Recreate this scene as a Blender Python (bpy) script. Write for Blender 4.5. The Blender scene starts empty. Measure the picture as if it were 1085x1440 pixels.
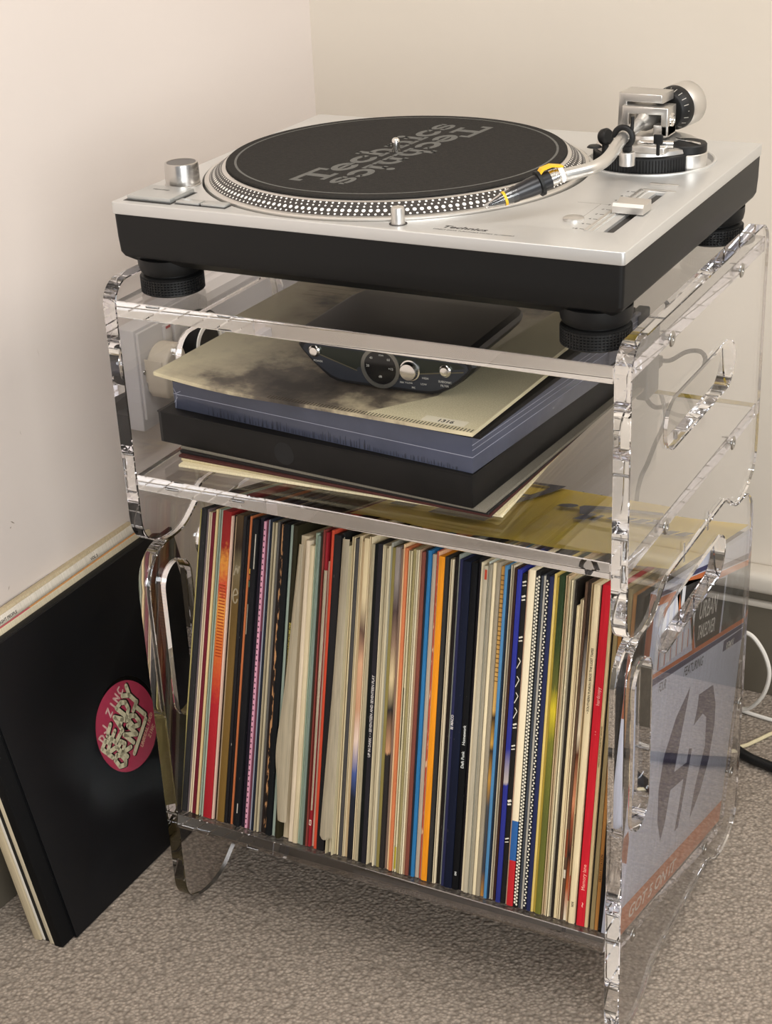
import bpy, bmesh, math, random
from mathutils import Matrix, Vector

random.seed(7)
C = bpy.context.scene.collection
SC = bpy.context.scene
ZF = 736.0                                   # floor lies 736 mm below the turntable's top plate


def W(x, y, z):
    """millimetres in the turntable frame (origin: front left corner of its top plate) -> metres above the floor"""
    return Vector((x / 1000.0, y / 1000.0, (z + ZF) / 1000.0))


# ------------------------------------------------------------------ camera
cd = bpy.data.cameras.new('camera')
cam = bpy.data.objects.new('camera', cd)
C.objects.link(cam)
SC.camera = cam
right = Vector((0.8860876, 0.4613461, -0.0448167))
down = Vector((0.1630644, -0.4007704, -0.9015504))
fwd = Vector((-0.4338880, 0.7915446, -0.4303468))
pos = W(838.98, -1078.34, 343.54)
m = Matrix.Identity(4)
for i in range(3):
    m[i][0] = right[i]
    m[i][1] = -down[i]
    m[i][2] = -fwd[i]
    m[i][3] = pos[i]
cam.matrix_world = m
cd.sensor_fit = 'HORIZONTAL'
cd.sensor_width = 36.0
cd.lens = 2296.43 / 1085.0 * 36.0
cd.clip_start = 0.05

# ------------------------------------------------------------------ light and exposure
wd = bpy.data.worlds.new('room_light')
SC.world = wd
wd.use_nodes = True
wd.node_tree.nodes['Background'].inputs[0].default_value = (0.97, 0.985, 1.03, 1)
wd.node_tree.nodes['Background'].inputs[1].default_value = 0.36


def area(name, x, y, z, sx, sy, power, col, target):
    l = bpy.data.lights.new(name, 'AREA')
    l.shape = 'RECTANGLE'
    l.size, l.size_y = sx, sy
    l.energy = power
    l.color = col
    o = bpy.data.objects.new(name, l)
    C.objects.link(o)
    o.location = (x, y, z)
    o.rotation_euler = (Vector(target) - Vector((x, y, z))).to_track_quat('-Z', 'Y').to_euler()
    return o


area('ceiling_lamp', 0.55, -0.95, 2.38, 0.9, 0.9, 21, (1.0, 0.97, 0.95), (0.55, -0.95, 0))
area('ceiling_lamp', 2.1, 0.1, 2.38, 1.2, 0.6, 34, (1.0, 0.97, 0.95), (2.1, 0.1, 0))
area('window_light', 2.2, -2.0, 1.25, 1.5, 1.3, 57, (0.96, 0.985, 1.0), (0.0, 0.3, 0.7))

SC.view_settings.view_transform = 'Standard'
SC.view_settings.look = 'None'
SC.view_settings.gamma = 1.0
SC.view_settings.use_curve_mapping = False
SC.view_settings.exposure = 0.0
cy = SC.cycles
cy.use_denoising = True
cy.max_bounces = 40
cy.transmission_bounces = 36
cy.glossy_bounces = 32
cy.diffuse_bounces = 4
cy.transparent_max_bounces = 16
cy.caustics_refractive = True
cy.caustics_reflective = True
cy.sample_clamp_indirect = 24.0
cy.blur_glossy = 0.3


# ------------------------------------------------------------------ materials
def lin(h):
    h = h.lstrip('#')
    v = [int(h[i:i + 2], 16) / 255.0 for i in (0, 2, 4)]
    return tuple(c / 12.92 if c <= 0.04045 else ((c + 0.055) / 1.055) ** 2.4 for c in v) + (1.0,)


MATS = {}


def mat(name, col='808080', rough=0.5, metal=0.0, spec=0.5, coat=0.0, bump=None, grain=None):
    """bump = (scale, strength, distance); grain = (second colour, scale, contrast)"""
    if name in MATS:
        return MATS[name]
    M = bpy.data.materials.new(name)
    M.use_nodes = True
    nt = M.node_tree
    b = nt.nodes['Principled BSDF']
    b.inputs['Base Color'].default_value = lin(col)
    b.inputs['Roughness'].default_value = rough
    b.inputs['Metallic'].default_value = metal
    b.inputs['Specular IOR Level'].default_value = spec
    b.inputs['Coat Weight'].default_value = coat
    tc = nt.nodes.new('ShaderNodeTexCoord')
    if grain:
        n = nt.nodes.new('ShaderNodeTexNoise')
        n.inputs['Scale'].default_value = grain[1]
        n.inputs['Detail'].default_value = 4
        nt.links.new(tc.outputs['Object'], n.inputs['Vector'])
        r = nt.nodes.new('ShaderNodeMapRange')
        r.inputs[1].default_value = 0.5 - grain[2]
        r.inputs[2].default_value = 0.5 + grain[2]
        nt.links.new(n.outputs['Fac'], r.inputs[0])
        mx = nt.nodes.new('ShaderNodeMix')
        mx.data_type = 'RGBA'
        mx.inputs[6].default_value = lin(col)
        mx.inputs[7].default_value = lin(grain[0])
        nt.links.new(r.outputs[0], mx.inputs[0])
        nt.links.new(mx.outputs[2], b.inputs['Base Color'])
    if bump:
        n = nt.nodes.new('ShaderNodeTexNoise')
        n.inputs['Scale'].default_value = bump[0]
        n.inputs['Detail'].default_value = 5
        nt.links.new(tc.outputs['Object'], n.inputs['Vector'])
        bp = nt.nodes.new('ShaderNodeBump')
        bp.inputs['Strength'].default_value = bump[1]
        bp.inputs['Distance'].default_value = bump[2]
        nt.links.new(n.outputs['Fac'], bp.inputs['Height'])
        nt.links.new(bp.outputs[0], b.inputs['Normal'])
    MATS[name] = M
    return M


def glass(name, col, rough, ior=1.49):
    M = bpy.data.materials.new(name)
    M.use_nodes = True
    nt = M.node_tree
    nt.nodes.remove(nt.nodes['Principled BSDF'])
    g = nt.nodes.new('ShaderNodeBsdfGlass')
    g.inputs['Color'].default_value = col
    g.inputs['Roughness'].default_value = rough
    g.inputs['IOR'].default_value = ior
    nt.links.new(g.outputs[0], nt.nodes['Material Output'].inputs[0])
    MATS[name] = M
    return M


ACRYLIC = glass('clear_acrylic', (0.992, 0.992, 0.996, 1), 0.0)
CLEAR = glass('clear_plastic', (0.97, 0.97, 0.97, 1), 0.03)
SILVER = mat('silver_aluminium', 'd6d6d4', 0.42, 0.75, bump=(900, 0.04, 0.0002))
SATIN = mat('satin_aluminium', 'd2cfca', 0.33, 0.9)
CHROME = mat('chrome', 'e2e0dc', 0.12, 1.0)
STEEL = mat('screw_steel', 'a8a6a2', 0.25, 1.0)
BLACKP = mat('black_matte_plastic', '0f0f0f', 0.5, spec=0.3, bump=(1200, 0.08, 0.0003))
RUBBER = mat('black_rubber', '101010', 0.5, spec=.35)
GLOSSB = mat('gloss_black', '0e0e0f', 0.12)
DARKG = mat('dark_groove', '2a2725', 0.6)
WHITED = mat('white_dot', 'f4f1ea', 0.4)
INK = mat('black_ink', '2c2a28', 0.6)


# ------------------------------------------------------------------ mesh helpers (all in millimetres)
def add_box(bm, x0, x1, y0, y1, z0, z1, bev=0.0, seg=2):
    r = bmesh.ops.create_cube(bm, size=1.0)
    vs = r['verts']
    for v in vs:
        v.co = Vector(((x0 + x1) / 2 + v.co.x * (x1 - x0), (y0 + y1) / 2 + v.co.y * (y1 - y0), (z0 + z1) / 2 + v.co.z * (z1 - z0)))
    if bev:
        es = list({e for v in vs for e in v.link_edges})
        bmesh.ops.bevel(bm, geom=es, offset=bev, segments=seg, affect='EDGES', profile=0.5)
    return bm


def BX(*a, **k):
    return add_box(bmesh.new(), *a, **k)


def add_lathe(bm, prof, c=(0, 0, 0), seg=48, axis='Z', rot=None):
    """prof: list of (radius, height) from bottom to top"""
    M = Matrix.Identity(3)
    if axis == 'X':
        M = Matrix(((0, 0, 1), (0, 1, 0), (-1, 0, 0)))
    elif axis == 'Y':
        M = Matrix(((1, 0, 0), (0, 0, 1), (0, -1, 0)))
    if rot is not None:
        M = rot
    c = Vector(c)
    rings = []
    for r, h in prof:
        if r < 1e-6:
            rings.append([bm.verts.new(c + M @ Vector((0, 0, h)))])
        else:
            rings.append([bm.verts.new(c + M @ Vector((r * math.cos(2 * math.pi * i / seg), r * math.sin(2 * math.pi * i / seg), h))) for i in range(seg)])
    for a, b in zip(rings[:-1], rings[1:]):
        for i in range(seg):
            j = (i + 1) % seg
            if len(a) == 1 and len(b) == 1:
                continue
            if len(a) == 1:
                bm.faces.new((a[0], b[j], b[i]))
            elif len(b) == 1:
                bm.faces.new((a[i], a[j], b[0]))
            else:
                bm.faces.new((a[i], a[j], b[j], b[i]))
    return bm


def LT(*a, **k):
    return add_lathe(bmesh.new(), *a, **k)


def smooth_path(pts, n=6, closed=False):
    P = [Vector(p) for p in pts]
    out = []
    k = len(P)
    for i in range(k if closed else k - 1):
        p0 = P[(i - 1) % k] if (closed or i > 0) else P[i]
        p1, p2 = P[i], P[(i + 1) % k]
        p3 = P[(i + 2) % k] if (closed or i + 2 < k) else p2
        for j in range(n):
            t = j / n
            out.append(0.5 * ((2 * p1) + (-p0 + p2) * t + (2 * p0 - 5 * p1 + 4 * p2 - p3) * t * t + (-p0 + 3 * p1 - 3 * p2 + p3) * t ** 3))
    if not closed:
        out.append(P[-1])
    return out


def add_tube(bm, pts, r, seg=10):
    P = [Vector(p) for p in pts]
    rad = r if isinstance(r, (list, tuple)) else [r] * len(P)
    up = Vector((0, 0, 1))
    rings = []
    prev = None
    for i, p in enumerate(P):
        t = (P[min(i + 1, len(P) - 1)] - P[max(i - 1, 0)]).normalized()
        if prev is None:
            a = t.cross(up)
            if a.length < 1e-3:
                a = t.cross(Vector((1, 0, 0)))
        else:
            a = prev - t * prev.dot(t)
        a.normalize()
        prev = a
        b = t.cross(a)
        rings.append([bm.verts.new(p + (a * math.cos(2 * math.pi * k / seg) + b * math.sin(2 * math.pi * k / seg)) * rad[i]) for k in range(seg)])
    for a, b in zip(rings[:-1], rings[1:]):
        for k in range(seg):
            j = (k + 1) % seg
            bm.faces.new((a[k], a[j], b[j], b[k]))
    bm.faces.new(list(reversed(rings[0])))
    bm.faces.new(rings[-1])
    return bm


def TB(pts, r, seg=10, n=6):
    return add_tube(bmesh.new(), smooth_path(pts, n) if n else pts, r, seg)


def solid2d(outlines, thick, bev=0.0, bres=1):
    """closed outlines in the XY plane (holes included) -> watertight slab, centred on z = 0"""
    cu = bpy.data.curves.new('tmp', 'CURVE')
    cu.dimensions = '2D'
    cu.fill_mode = 'BOTH'
    cu.extrude = thick / 2 - bev
    cu.bevel_depth = bev
    cu.bevel_resolution = bres
    cu.offset = -bev
    for ol in outlines:
        s = cu.splines.new('POLY')
        s.points.add(len(ol) - 1)
        for p, q in zip(s.points, ol):
            p.co = (q[0], q[1], 0, 1)
        s.use_cyclic_u = True
    o = bpy.data.objects.new('tmp', cu)
    C.objects.link(o)
    dg = bpy.context.evaluated_depsgraph_get()
    me = bpy.data.meshes.new_from_object(o.evaluated_get(dg))
    bm = bmesh.new()
    bm.from_mesh(me)
    bmesh.ops.remove_doubles(bm, verts=bm.verts, dist=1e-4)
    bmesh.ops.recalc_face_normals(bm, faces=bm.faces)
    bpy.data.objects.remove(o)
    bpy.data.curves.remove(cu)
    bpy.data.meshes.remove(me)
    return bm


def text_bm(body, size, bold=0.0, align='LEFT', xs=1.0, thick=0.1, shear=0.0, sp=1.0):
    cu = bpy.data.curves.new('tmp', 'FONT')
    cu.body = body
    cu.size = size
    cu.offset = bold
    cu.extrude = thick / 2
    cu.align_x = align
    cu.resolution_u = 3
    cu.shear = shear
    cu.space_character = sp
    o = bpy.data.objects.new('tmp', cu)
    C.objects.link(o)
    dg = bpy.context.evaluated_depsgraph_get()
    me = bpy.data.meshes.new_from_object(o.evaluated_get(dg))
    bm = bmesh.new()
    bm.from_mesh(me)
    bmesh.ops.transform(bm, matrix=Matrix.Diagonal((xs, 1, 1, 1)), verts=bm.verts)
    bpy.data.objects.remove(o)
    bpy.data.curves.remove(cu)
    bpy.data.meshes.remove(me)
    return bm


def add_poly(bm, pts, z=0.0, frame=None):
    """flat printed shape: polygon in 2D, mapped by frame(u, v) -> Vector"""
    vs = [bm.verts.new(frame(p[0], p[1]) if frame else Vector((p[0], p[1], z))) for p in pts]
    e = [bm.edges.new((vs[i], vs[(i + 1) % len(vs)])) for i in range(len(vs))]
    bmesh.ops.triangle_fill(bm, edges=e, use_beauty=True, use_dissolve=False)
    return bm


def add_stroke(bm, pts, w, z=0.0, caps=True, frame=None):
    f = frame or (lambda u, v: Vector((u, v, z)))
    for a, b in zip(pts[:-1], pts[1:]):
        a2, b2 = Vector(a), Vector(b)
        t = (b2 - a2)
        if t.length < 1e-6:
            continue
        n = Vector((-t.y, t.x)).normalized() * w / 2
        q = [a2 - n, b2 - n, b2 + n, a2 + n]
        bm.faces.new([bm.verts.new(f(*p)) for p in q])
    if caps:
        for p in pts:
            bm.faces.new([bm.verts.new(f(p[0] + w / 2 * math.cos(k * math.pi / 5), p[1] + w / 2 * math.sin(k * math.pi / 5))) for k in range(10)])
    return bm


def arc(cx, cy, rx, ry, a0, a1, n=10):
    return [(cx + rx * math.cos(math.radians(a0 + (a1 - a0) * i / n)), cy + ry * math.sin(math.radians(a0 + (a1 - a0) * i / n))) for i in range(n + 1)]


def stadium(cx, cy, hx, hy, n=10):
    """rounded slot outline, half sizes hx, hy"""
    r = min(hx, hy)
    if hx >= hy:
        return arc(cx + hx - r, cy, r, r, -90, 90, n) + arc(cx - hx + r, cy, r, r, 90, 270, n)
    return arc(cx, cy + hy - r, r, r, 0, 180, n) + arc(cx, cy - hy + r, r, r, 180, 360, n)


def rrect(x0, x1, y0, y1, r, n=6):
    return arc(x1 - r, y0 + r, r, r, -90, 0, n) + arc(x1 - r, y1 - r, r, r, 0, 90, n) + arc(x0 + r, y1 - r, r, r, 90, 180, n) + arc(x0 + r, y0 + r, r, r, 180, 270, n)


def obj(name, bm, material, parent=None, local=False, smooth=40):
    """link bm (mm) as ONE mesh object; local=True keeps the parent's own frame, else bm is in the turntable frame"""
    me = bpy.data.meshes.new(name)
    bmesh.ops.scale(bm, vec=(0.001, 0.001, 0.001), verts=bm.verts)
    if not local:
        bmesh.ops.translate(bm, vec=(0, 0, ZF / 1000.0), verts=bm.verts)
        if parent is not None:
            bmesh.ops.transform(bm, matrix=WORLD[parent.name].inverted(), verts=bm.verts)
    bm.to_mesh(me)
    bm.free()
    if smooth:
        me.polygons.foreach_set('use_smooth', [True] * len(me.polygons))
        me.set_sharp_from_angle(angle=math.radians(smooth))
    for mm in (material if isinstance(material, (list, tuple)) else [material]):
        me.materials.append(mm)
    o = bpy.data.objects.new(name, me)
    C.objects.link(o)
    if parent is not None:
        o.parent = parent
        WORLD[o.name] = WORLD[parent.name]
    else:
        WORLD[o.name] = Matrix.Identity(4)
    return o


WORLD = {}


def tag(o, label, cat, group=None):
    o['label'] = label
    o['category'] = cat
    if group:
        o['group'] = group
    return o


def thing(name, label, cat, x, y, z, rot=None, group=None):
    o = bpy.data.objects.new(name, None)
    o.empty_display_size = 0.02
    C.objects.link(o)
    M = Matrix.Translation(W(x, y, z))
    if rot is not None:
        M = M @ rot.to_4x4()
    o.matrix_world = M
    WORLD[o.name] = M
    return tag(o, label, cat, group)


def dupe(o, parent, M=None):
    c = o.copy()
    C.objects.link(c)
    c.parent = parent
    WORLD[c.name] = WORLD[parent.name]
    if M is not None:
        c.matrix_local = M
    return c


def struct(name, bm, material, **k):
    o = obj(name, bm, material, **k)
    if o.parent is None:
        o['kind'] = 'structure'
    return o


def place(bm, M):
    bmesh.ops.transform(bm, matrix=M, verts=bm.verts)
    return bm


def frame3(o, ux, uy):
    """4x4 matrix that maps the XY plane to the plane at o spanned by ux, uy"""
    ux, uy = Vector(ux).normalized(), Vector(uy).normalized()
    uz = ux.cross(uy)
    M = Matrix.Identity(4)
    for i in range(3):
        M[i][0], M[i][1], M[i][2], M[i][3] = ux[i], uy[i], uz[i], o[i]
    return M


# ------------------------------------------------------------------ the room
def carpet():
    M = bpy.data.materials.new('grey_loop_carpet')
    M.use_nodes = True
    nt = M.node_tree
    b = nt.nodes['Principled BSDF']
    b.inputs['Roughness'].default_value = 0.95
    b.inputs['Specular IOR Level'].default_value = 0.1
    tc = nt.nodes.new('ShaderNodeTexCoord')
    v = nt.nodes.new('ShaderNodeTexVoronoi')
    v.inputs['Scale'].default_value = 265
    v.inputs['Randomness'].default_value = 1.0
    nt.links.new(tc.outputs['Object'], v.inputs['Vector'])
    n = nt.nodes.new('ShaderNodeTexNoise')
    n.inputs['Scale'].default_value = 190
    n.inputs['Detail'].default_value = 3
    nt.links.new(tc.outputs['Object'], n.inputs['Vector'])
    r = nt.nodes.new('ShaderNodeValToRGB')
    r.color_ramp.elements[0].position = 0.2
    r.color_ramp.elements[0].color = lin('7c7166')
    r.color_ramp.elements[1].position = 0.8
    r.color_ramp.elements[1].color = lin('b8ab9c')
    nt.links.new(n.outputs['Fac'], r.inputs[0])
    hs = nt.nodes.new('ShaderNodeMix')
    hs.data_type = 'RGBA'
    hs.blend_type = 'MULTIPLY'
    nt.links.new(r.outputs[0], hs.inputs[6])
    mr = nt.nodes.new('ShaderNodeMapRange')
    mr.inputs[1].default_value = 0.0
    mr.inputs[2].default_value = 0.75
    mr.inputs[3].default_value = 1.08
    mr.inputs[4].default_value = 0.60
    nt.links.new(v.outputs['Distance'], mr.inputs[0])
    hs.inputs[0].default_value = 1.0
    nt.links.new(mr.outputs[0], hs.inputs[7])
    nt.links.new(hs.outputs[2], b.inputs['Base Color'])
    bp = nt.nodes.new('ShaderNodeBump')
    bp.invert = True
    bp.inputs['Strength'].default_value = 0.7
    bp.inputs['Distance'].default_value = 0.002
    nt.links.new(v.outputs['Distance'], bp.inputs['Height'])
    nt.links.new(bp.outputs[0], b.inputs['Normal'])
    return M


def wall_mat():
    M = mat('painted_plaster', 'd9d0c3', 0.75, spec=0.25, bump=(60, 0.12, 0.002), grain=('d2c8b9', 1.6, 0.3))
    nt = M.node_tree
    return M


WALLM = wall_mat()
WHITEW = mat('left_wall_paint', 'dcd2ca', 0.75, spec=0.25, bump=(60, 0.12, 0.002), grain=('d6cbc2', 1.6, 0.3))
struct('floor', BX(-600, 4200, -4200, 1100, -756, -736), carpet(), smooth=0)
bm = BX(-120, 0, -4000, 1100, -736, 1800)
place(bm, Matrix.Translation((-172, 640, 0)) @ Matrix.Rotation(math.radians(-1.9), 4, 'Z') @ Matrix.Translation((0, -640, 0)))
WL = struct('wall_left', bm, WHITEW, smooth=0)
WB = struct('wall_back', BX(-320, 4200, 640, 760, -736, 1800), WALLM, smooth=0)
struct('ceiling', BX(-400, 4200, -4200, 1100, 1760, 1800), mat('ceiling_white', 'e6e2da', 0.9), smooth=0)
BASEM = mat('olive_grey_paint', '665f52', 0.5)
TRIMW = mat('trunking_white', 'cdc5b8', 0.45)
bm = BX(-170, 4200, 624, 640, -736, -593, bev=1.5)  # carried up behind the trims; the dark strip there stands in for shadow
struct('baseboard_back', bm, BASEM)
bm = BX(-170, 4200, 616, 624, -614, -606, bev=2.5)
struct('trim_1', bm, TRIMW)
bm = BX(-170, 4200, 606, 640, -592, -565, bev=9, seg=4)
struct('trim_2', bm, TRIMW)
bm = BX(0, 16, -3800, 620, -736, -616, bev=1.5)
place(bm, Matrix.Translation((-172, 640, 0)) @ Matrix.Rotation(math.radians(-1.9), 4, 'Z') @ Matrix.Translation((0, -640, 0)))
struct('baseboard_left', bm, BASEM)
# dado trunking that starts beside the stand and runs to the corner
TRIMG = mat('dado_trunking', 'c9c5c4', 0.35)
bm = BX(-192, -163, 212, 640, -316, -203, bev=2)
struct('trim_3', bm, TRIMG)
# scuffs on the left wall
SC_M = mat('wall_scuff', '8f8272', 0.8)
bm = bmesh.new()
for (y, z, dy, dz) in ((101, -187, 1.5, -11), (28, -345, 6, -5), (26, -352, 2, 1), (-3, -445, 5, 0.8), (10, -414, 3, 4), (60, -260, 1.2, -5)):
    xw = -172 - 0.03317 * (640 - y) + 0.3
    add_poly(bm, [(y, z), (y + dy * .5, z + dz * .5 + .8), (y + dy, z + dz), (y + dy * .5, z + dz * .5 - .8)], frame=lambda u, v: Vector((xw, u, v)))
o = obj('scuff_marks', bm, SC_M, WL, smooth=0)
o['kind'] = 'stuff'

# ------------------------------------------------------------------ the acrylic stand
YF, YB = -10.5, 354.0
XL0, XL1, XR0, XR1 = -13.3, 0.7, 450.0, 464.0
YC = (YF + YB) / 2
FOOT = [(-10.5, 38), (-10, 30), (-8, 22), (-4, 15), (1, 10.5), (8, 6), (17, 2.2), (28, 0.4), (38, 0), (46, 0.6), (55, 2.8), (63, 6.8), (71, 12), (78, 17), (84, 20.6), (91, 22.8), (99, 23.4)]


def foot_line(z0):
    """front foot curve, then its mirror: from the front edge to the rear edge, z0 = lowest level"""
    a = [(y, z0 + z) for y, z in FOOT]
    a = [(p.x, p.y) for p in smooth_path([(y, z, 0) for y, z in a], 3)]
    return a + [(2 * YC - y, z) for y, z in reversed(a)]


up = arc(YF + 22, -68 - 22, 22, 22, 180, 90, 12) + arc(YB - 22, -68 - 22, 22, 22, 90, 0, 12)
upper_out = foot_line(-326.5) + list(reversed(up))
top = [(y, -327.7 + z) for y, z in FOOT if y >= 38]
shoulder = [(-10.5, -374), (-10, -364), (-8, -354), (-4, -345.5), (2, -338), (10, -332.3), (20, -329), (30, -328)]
ft = [(p.x, p.y) for p in smooth_path([(y, z, 0) for y, z in shoulder + top], 3)]
lower_top = ft + [(2 * YC - y, z) for y, z in reversed(ft)]
lower_out = foot_line(-735.5) + list(reversed(lower_top))

PANEL = Matrix(((0, 0, 1, 0), (1, 0, 0, 0), (0, 1, 0, 0), (0, 0, 0, 1)))     # (y, z) outline -> plane x = const


def panel(outlines, xc):
    bm = solid2d(outlines, 14.0, bev=0.8, bres=0)
    place(bm, Matrix.Translation((xc, 0, 0)) @ PANEL)
    bmesh.ops.recalc_face_normals(bm, faces=bm.faces)
    return bm


def screw(parent, x, y, z, s):
    prof = [(0, 0.2), (2.3, 0.2), (2.5, 1.0), (5.0, 1.15), (6.1, .7), (6.5, 0)]
    if s > 0:
        prof = [(r, h) for r, h in prof]
    bm = LT(list(reversed(prof)), seg=20)
    add_lathe(bm, [(0, -22), (1.6, -21), (1.6, 0)], seg=12)
    R = Matrix.Rotation(math.radians(90 * s), 4, 'Y')
    place(bm, Matrix.Translation((x, y, z)) @ R)
    bmesh.ops.recalc_face_normals(bm, faces=bm.faces)
    return obj('screw', bm, STEEL, parent)


slot_u = stadium(168.5, -167.5, 92, 21.5, 20)
slot_l = stadium(168.5, -357.5, 92, 21.0, 20)
slot_v = stadium(35, -438.5, 21.5, 83.5, 20)

U = thing('acrylic_shelf_unit', 'clear acrylic shelf unit carrying the turntable, stacked on the record crate', 'shelf', 225, 172, -326.5)
for xc in ((XL0 + XL1) / 2, (XR0 + XR1) / 2):
    obj('side_panel', panel([upper_out, slot_u], xc), ACRYLIC, U, smooth=16)


def slab(z1, z0):
    return BX(XL1 + .3, XR0 - .3, YF, YB - 2, z0, z1, bev=0.7, seg=1)


obj('shelf', slab(-83, -97.5), ACRYLIC, U, smooth=16)
obj('shelf', slab(-246, -260.5), ACRYLIC, U, smooth=16)
for z in (-90.2, -252.8):
    for y in (80, 267):
        screw(U, XR1 + .1, y, z, 1)
        screw(U, XL0 - .1, y, z, -1)

K = thing('acrylic_record_crate', 'clear acrylic record crate with hand slots, on the carpet, filled with records', 'crate', 225, 172, -736)
for xc in ((XL0 + XL1) / 2, (XR0 + XR1) / 2):
    obj('side_panel', panel([lower_out, slot_l, slot_v], xc), ACRYLIC, K, smooth=16)
PHI = math.radians(14.4)
# frame of the tilted shelf: s along the records' depth, t up along their height
TILT = Matrix.Translation((0, -2, -617)) @ Matrix.Rotation(-PHI, 4, 'X')
bm = BX(XL1 + .3, XR0 - .3, -8.5, 328, -14.5, -0.3, bev=0.7, seg=1)
obj('shelf', place(bm, TILT), ACRYLIC, K, smooth=16)
bm = BX(XL1 + .3, XR0 - .3, 314.5, 327, 0.2, 172, bev=0.7, seg=1)
obj('back_plate', place(bm, TILT), ACRYLIC, K, smooth=16)
for s, t in ((28, -7.5), (250, -7.5), (321, 52), (321, 128)):
    q = TILT @ Vector((0, s, t))
    screw(K, XR1 + .1, q.y, q.z, 1)
    screw(K, XL0 - .1, q.y, q.z, -1)
for x in ((XL0 + XL1) / 2, (XR0 + XR1) / 2):
    for y in (138, 205):
        obj('alignment_pin', LT([(0, -9), (2, -9), (2, 9), (0, 9)], c=(x, y, -303.7), seg=12), STEEL, K)

# ------------------------------------------------------------------ the turntable
T = thing('turntable', 'silver and black direct drive turntable standing on the clear acrylic shelf', 'turntable', 226, 176, -83)
PX, PY = 180.0, 174.5
TW, TD = 453.0, 354.0
out = rrect(0, TW, 0, TD, 3, 4)
hole = arc(PX, PY, 169.5, 169.5, 0, 360, 96)[:-1]
well = arc(378, 268, 57, 57, 0, 360, 64)[:-1]
slotp = rrect(412, 427, 46, 168, 1.2, 2)
bm = solid2d([out, hole, well, slotp], 10.0, bev=0.7, bres=2)
place(bm, Matrix.Translation((0, 0, -5)))
obj('top_plate', bm, SILVER, T, smooth=30)
# black body: straight sides, chamfered towards the feet
bm = bmesh.new()
lv = [(0.8, -10), (1.2, -30), (2.0, -43), (4.0, -47), (15, -55.5), (22, -57)]
rings = []
for ins, z in lv:
    rings.append([bm.verts.new((p[0], p[1], z)) for p in rrect(ins, TW - ins, ins, TD - ins, 4, 4)])
for a, b in zip(rings[:-1], rings[1:]):
    for i in range(len(a)):
        j = (i + 1) % len(a)
        bm.faces.new((a[j], a[i], b[i], b[j]))
bm.faces.new(rings[-1][::-1])
bm.faces.new(rings[0])
bmesh.ops.recalc_face_normals(bm, faces=bm.faces)
obj('plinth', bm, BLACKP, T, smooth=25)
# feet
for fx, fy in ((33, 31), (420, 31), (33, 322), (420, 322)):
    prof = [(0, -82.8), (22, -82.8), (25.5, -81.5)]
    for k in range(6):
        z = -80.5 + k * 2.3
        prof += [(27.2, z), (27.2, z + 1.5), (26.3, z + 1.8)]
    prof += [(26.5, -66.4), (24.5, -65.6), (22.5, -65.2), (22.5, -64.2)]
    ft = obj('foot', LT(prof, c=(fx, fy, 0), seg=72), RUBBER, T, smooth=35)
    bm = LT([(22.5, -64.1), (25.5, -63.6), (27, -61), (28, -56), (28, -50), (0, -50)], c=(fx, fy, 0), seg=48)
    obj('foot_collar', bm, BLACKP, T, smooth=35)
    bm = bmesh.new()                        # knurling: upright ribs around the ring
    for k in range(60):
        a = 2 * math.pi * k / 60
        b2 = BX(-.55, .55, -.5, .5, -80.3, -67.2)
        place(b2, Matrix.Translation((fx + 27.0 * math.cos(a), fy + 27.0 * math.sin(a), 0)) @ Matrix.Rotation(a, 4, 'Z'))
        me = bpy.data.meshes.new('t')
        b2.to_mesh(me)
        b2.free()
        bm.from_mesh(me)
        bpy.data.meshes.remove(me)
    r = obj('knurling', bm, RUBBER, ft, smooth=0)
    r['kind'] = 'stuff'
# platter
prof = [(0, -8), (167.5, -8), (167.5, 1.2), (166.5, 2.0), (164.2, 2.4), (163.6, 2.4), (151.8, 10.6), (151.2, 11.0), (148.4, 11.6), (147.2, 11.0), (0, 11.0)]
PL = obj('platter', LT(prof, c=(PX, PY, 0), seg=180), mat('platter_aluminium', 'd8d5d0', 0.3, 0.9), T, smooth=25)
prof = [(163.4, 2.75), (152.0, 10.75)]
obj('strobe_band', LT(prof, c=(PX, PY, 0), seg=180), mat('strobe_dark', '3a3633', 0.45, 0.3), PL)
bm = bmesh.new()
sl = Vector((163.4 - 152.0, 2.75 - 10.75))
sl.normalize()
for frac, rr, nn, off in ((0.10, 0.95, 180, 0), (0.33, 0.85, 183, .3), (0.62, 1.65, 174, .1), (0.90, 0.95, 186, .5)):
    r0 = 152.0 + 11.4 * frac
    z0 = 10.75 - 8.0 * frac + 0.12
    for k in range(nn):
        a = 2 * math.pi * (k + off) / nn
        e1 = Vector((-math.sin(a), math.cos(a), 0))
        e2 = Vector((math.cos(a) * sl.x, math.sin(a) * sl.x, sl.y))
        c = Vector((PX + r0 * math.cos(a), PY + r0 * math.sin(a), z0))
        bm.faces.new([bm.verts.new(c + e1 * rr * math.cos(q * math.pi / 5) + e2 * rr * math.sin(q * math.pi / 5)) for q in range(10)])
bmesh.ops.recalc_face_normals(bm, faces=bm.faces)
o = obj('strobe_dots', bm, WHITED, PL, smooth=0)
o['kind'] = 'stuff'
obj('platter_gap', LT([(169.6, -8.5), (167.6, -8.5)], c=(PX, PY, 0), seg=120), DARKG, T)
obj('spindle', LT([(0, 11), (3.6, 11), (3.6, 23), (3.2, 25.5), (1.8, 26.8), (0, 27.2)], c=(PX, PY, 0), seg=24), CHROME, T)

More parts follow.
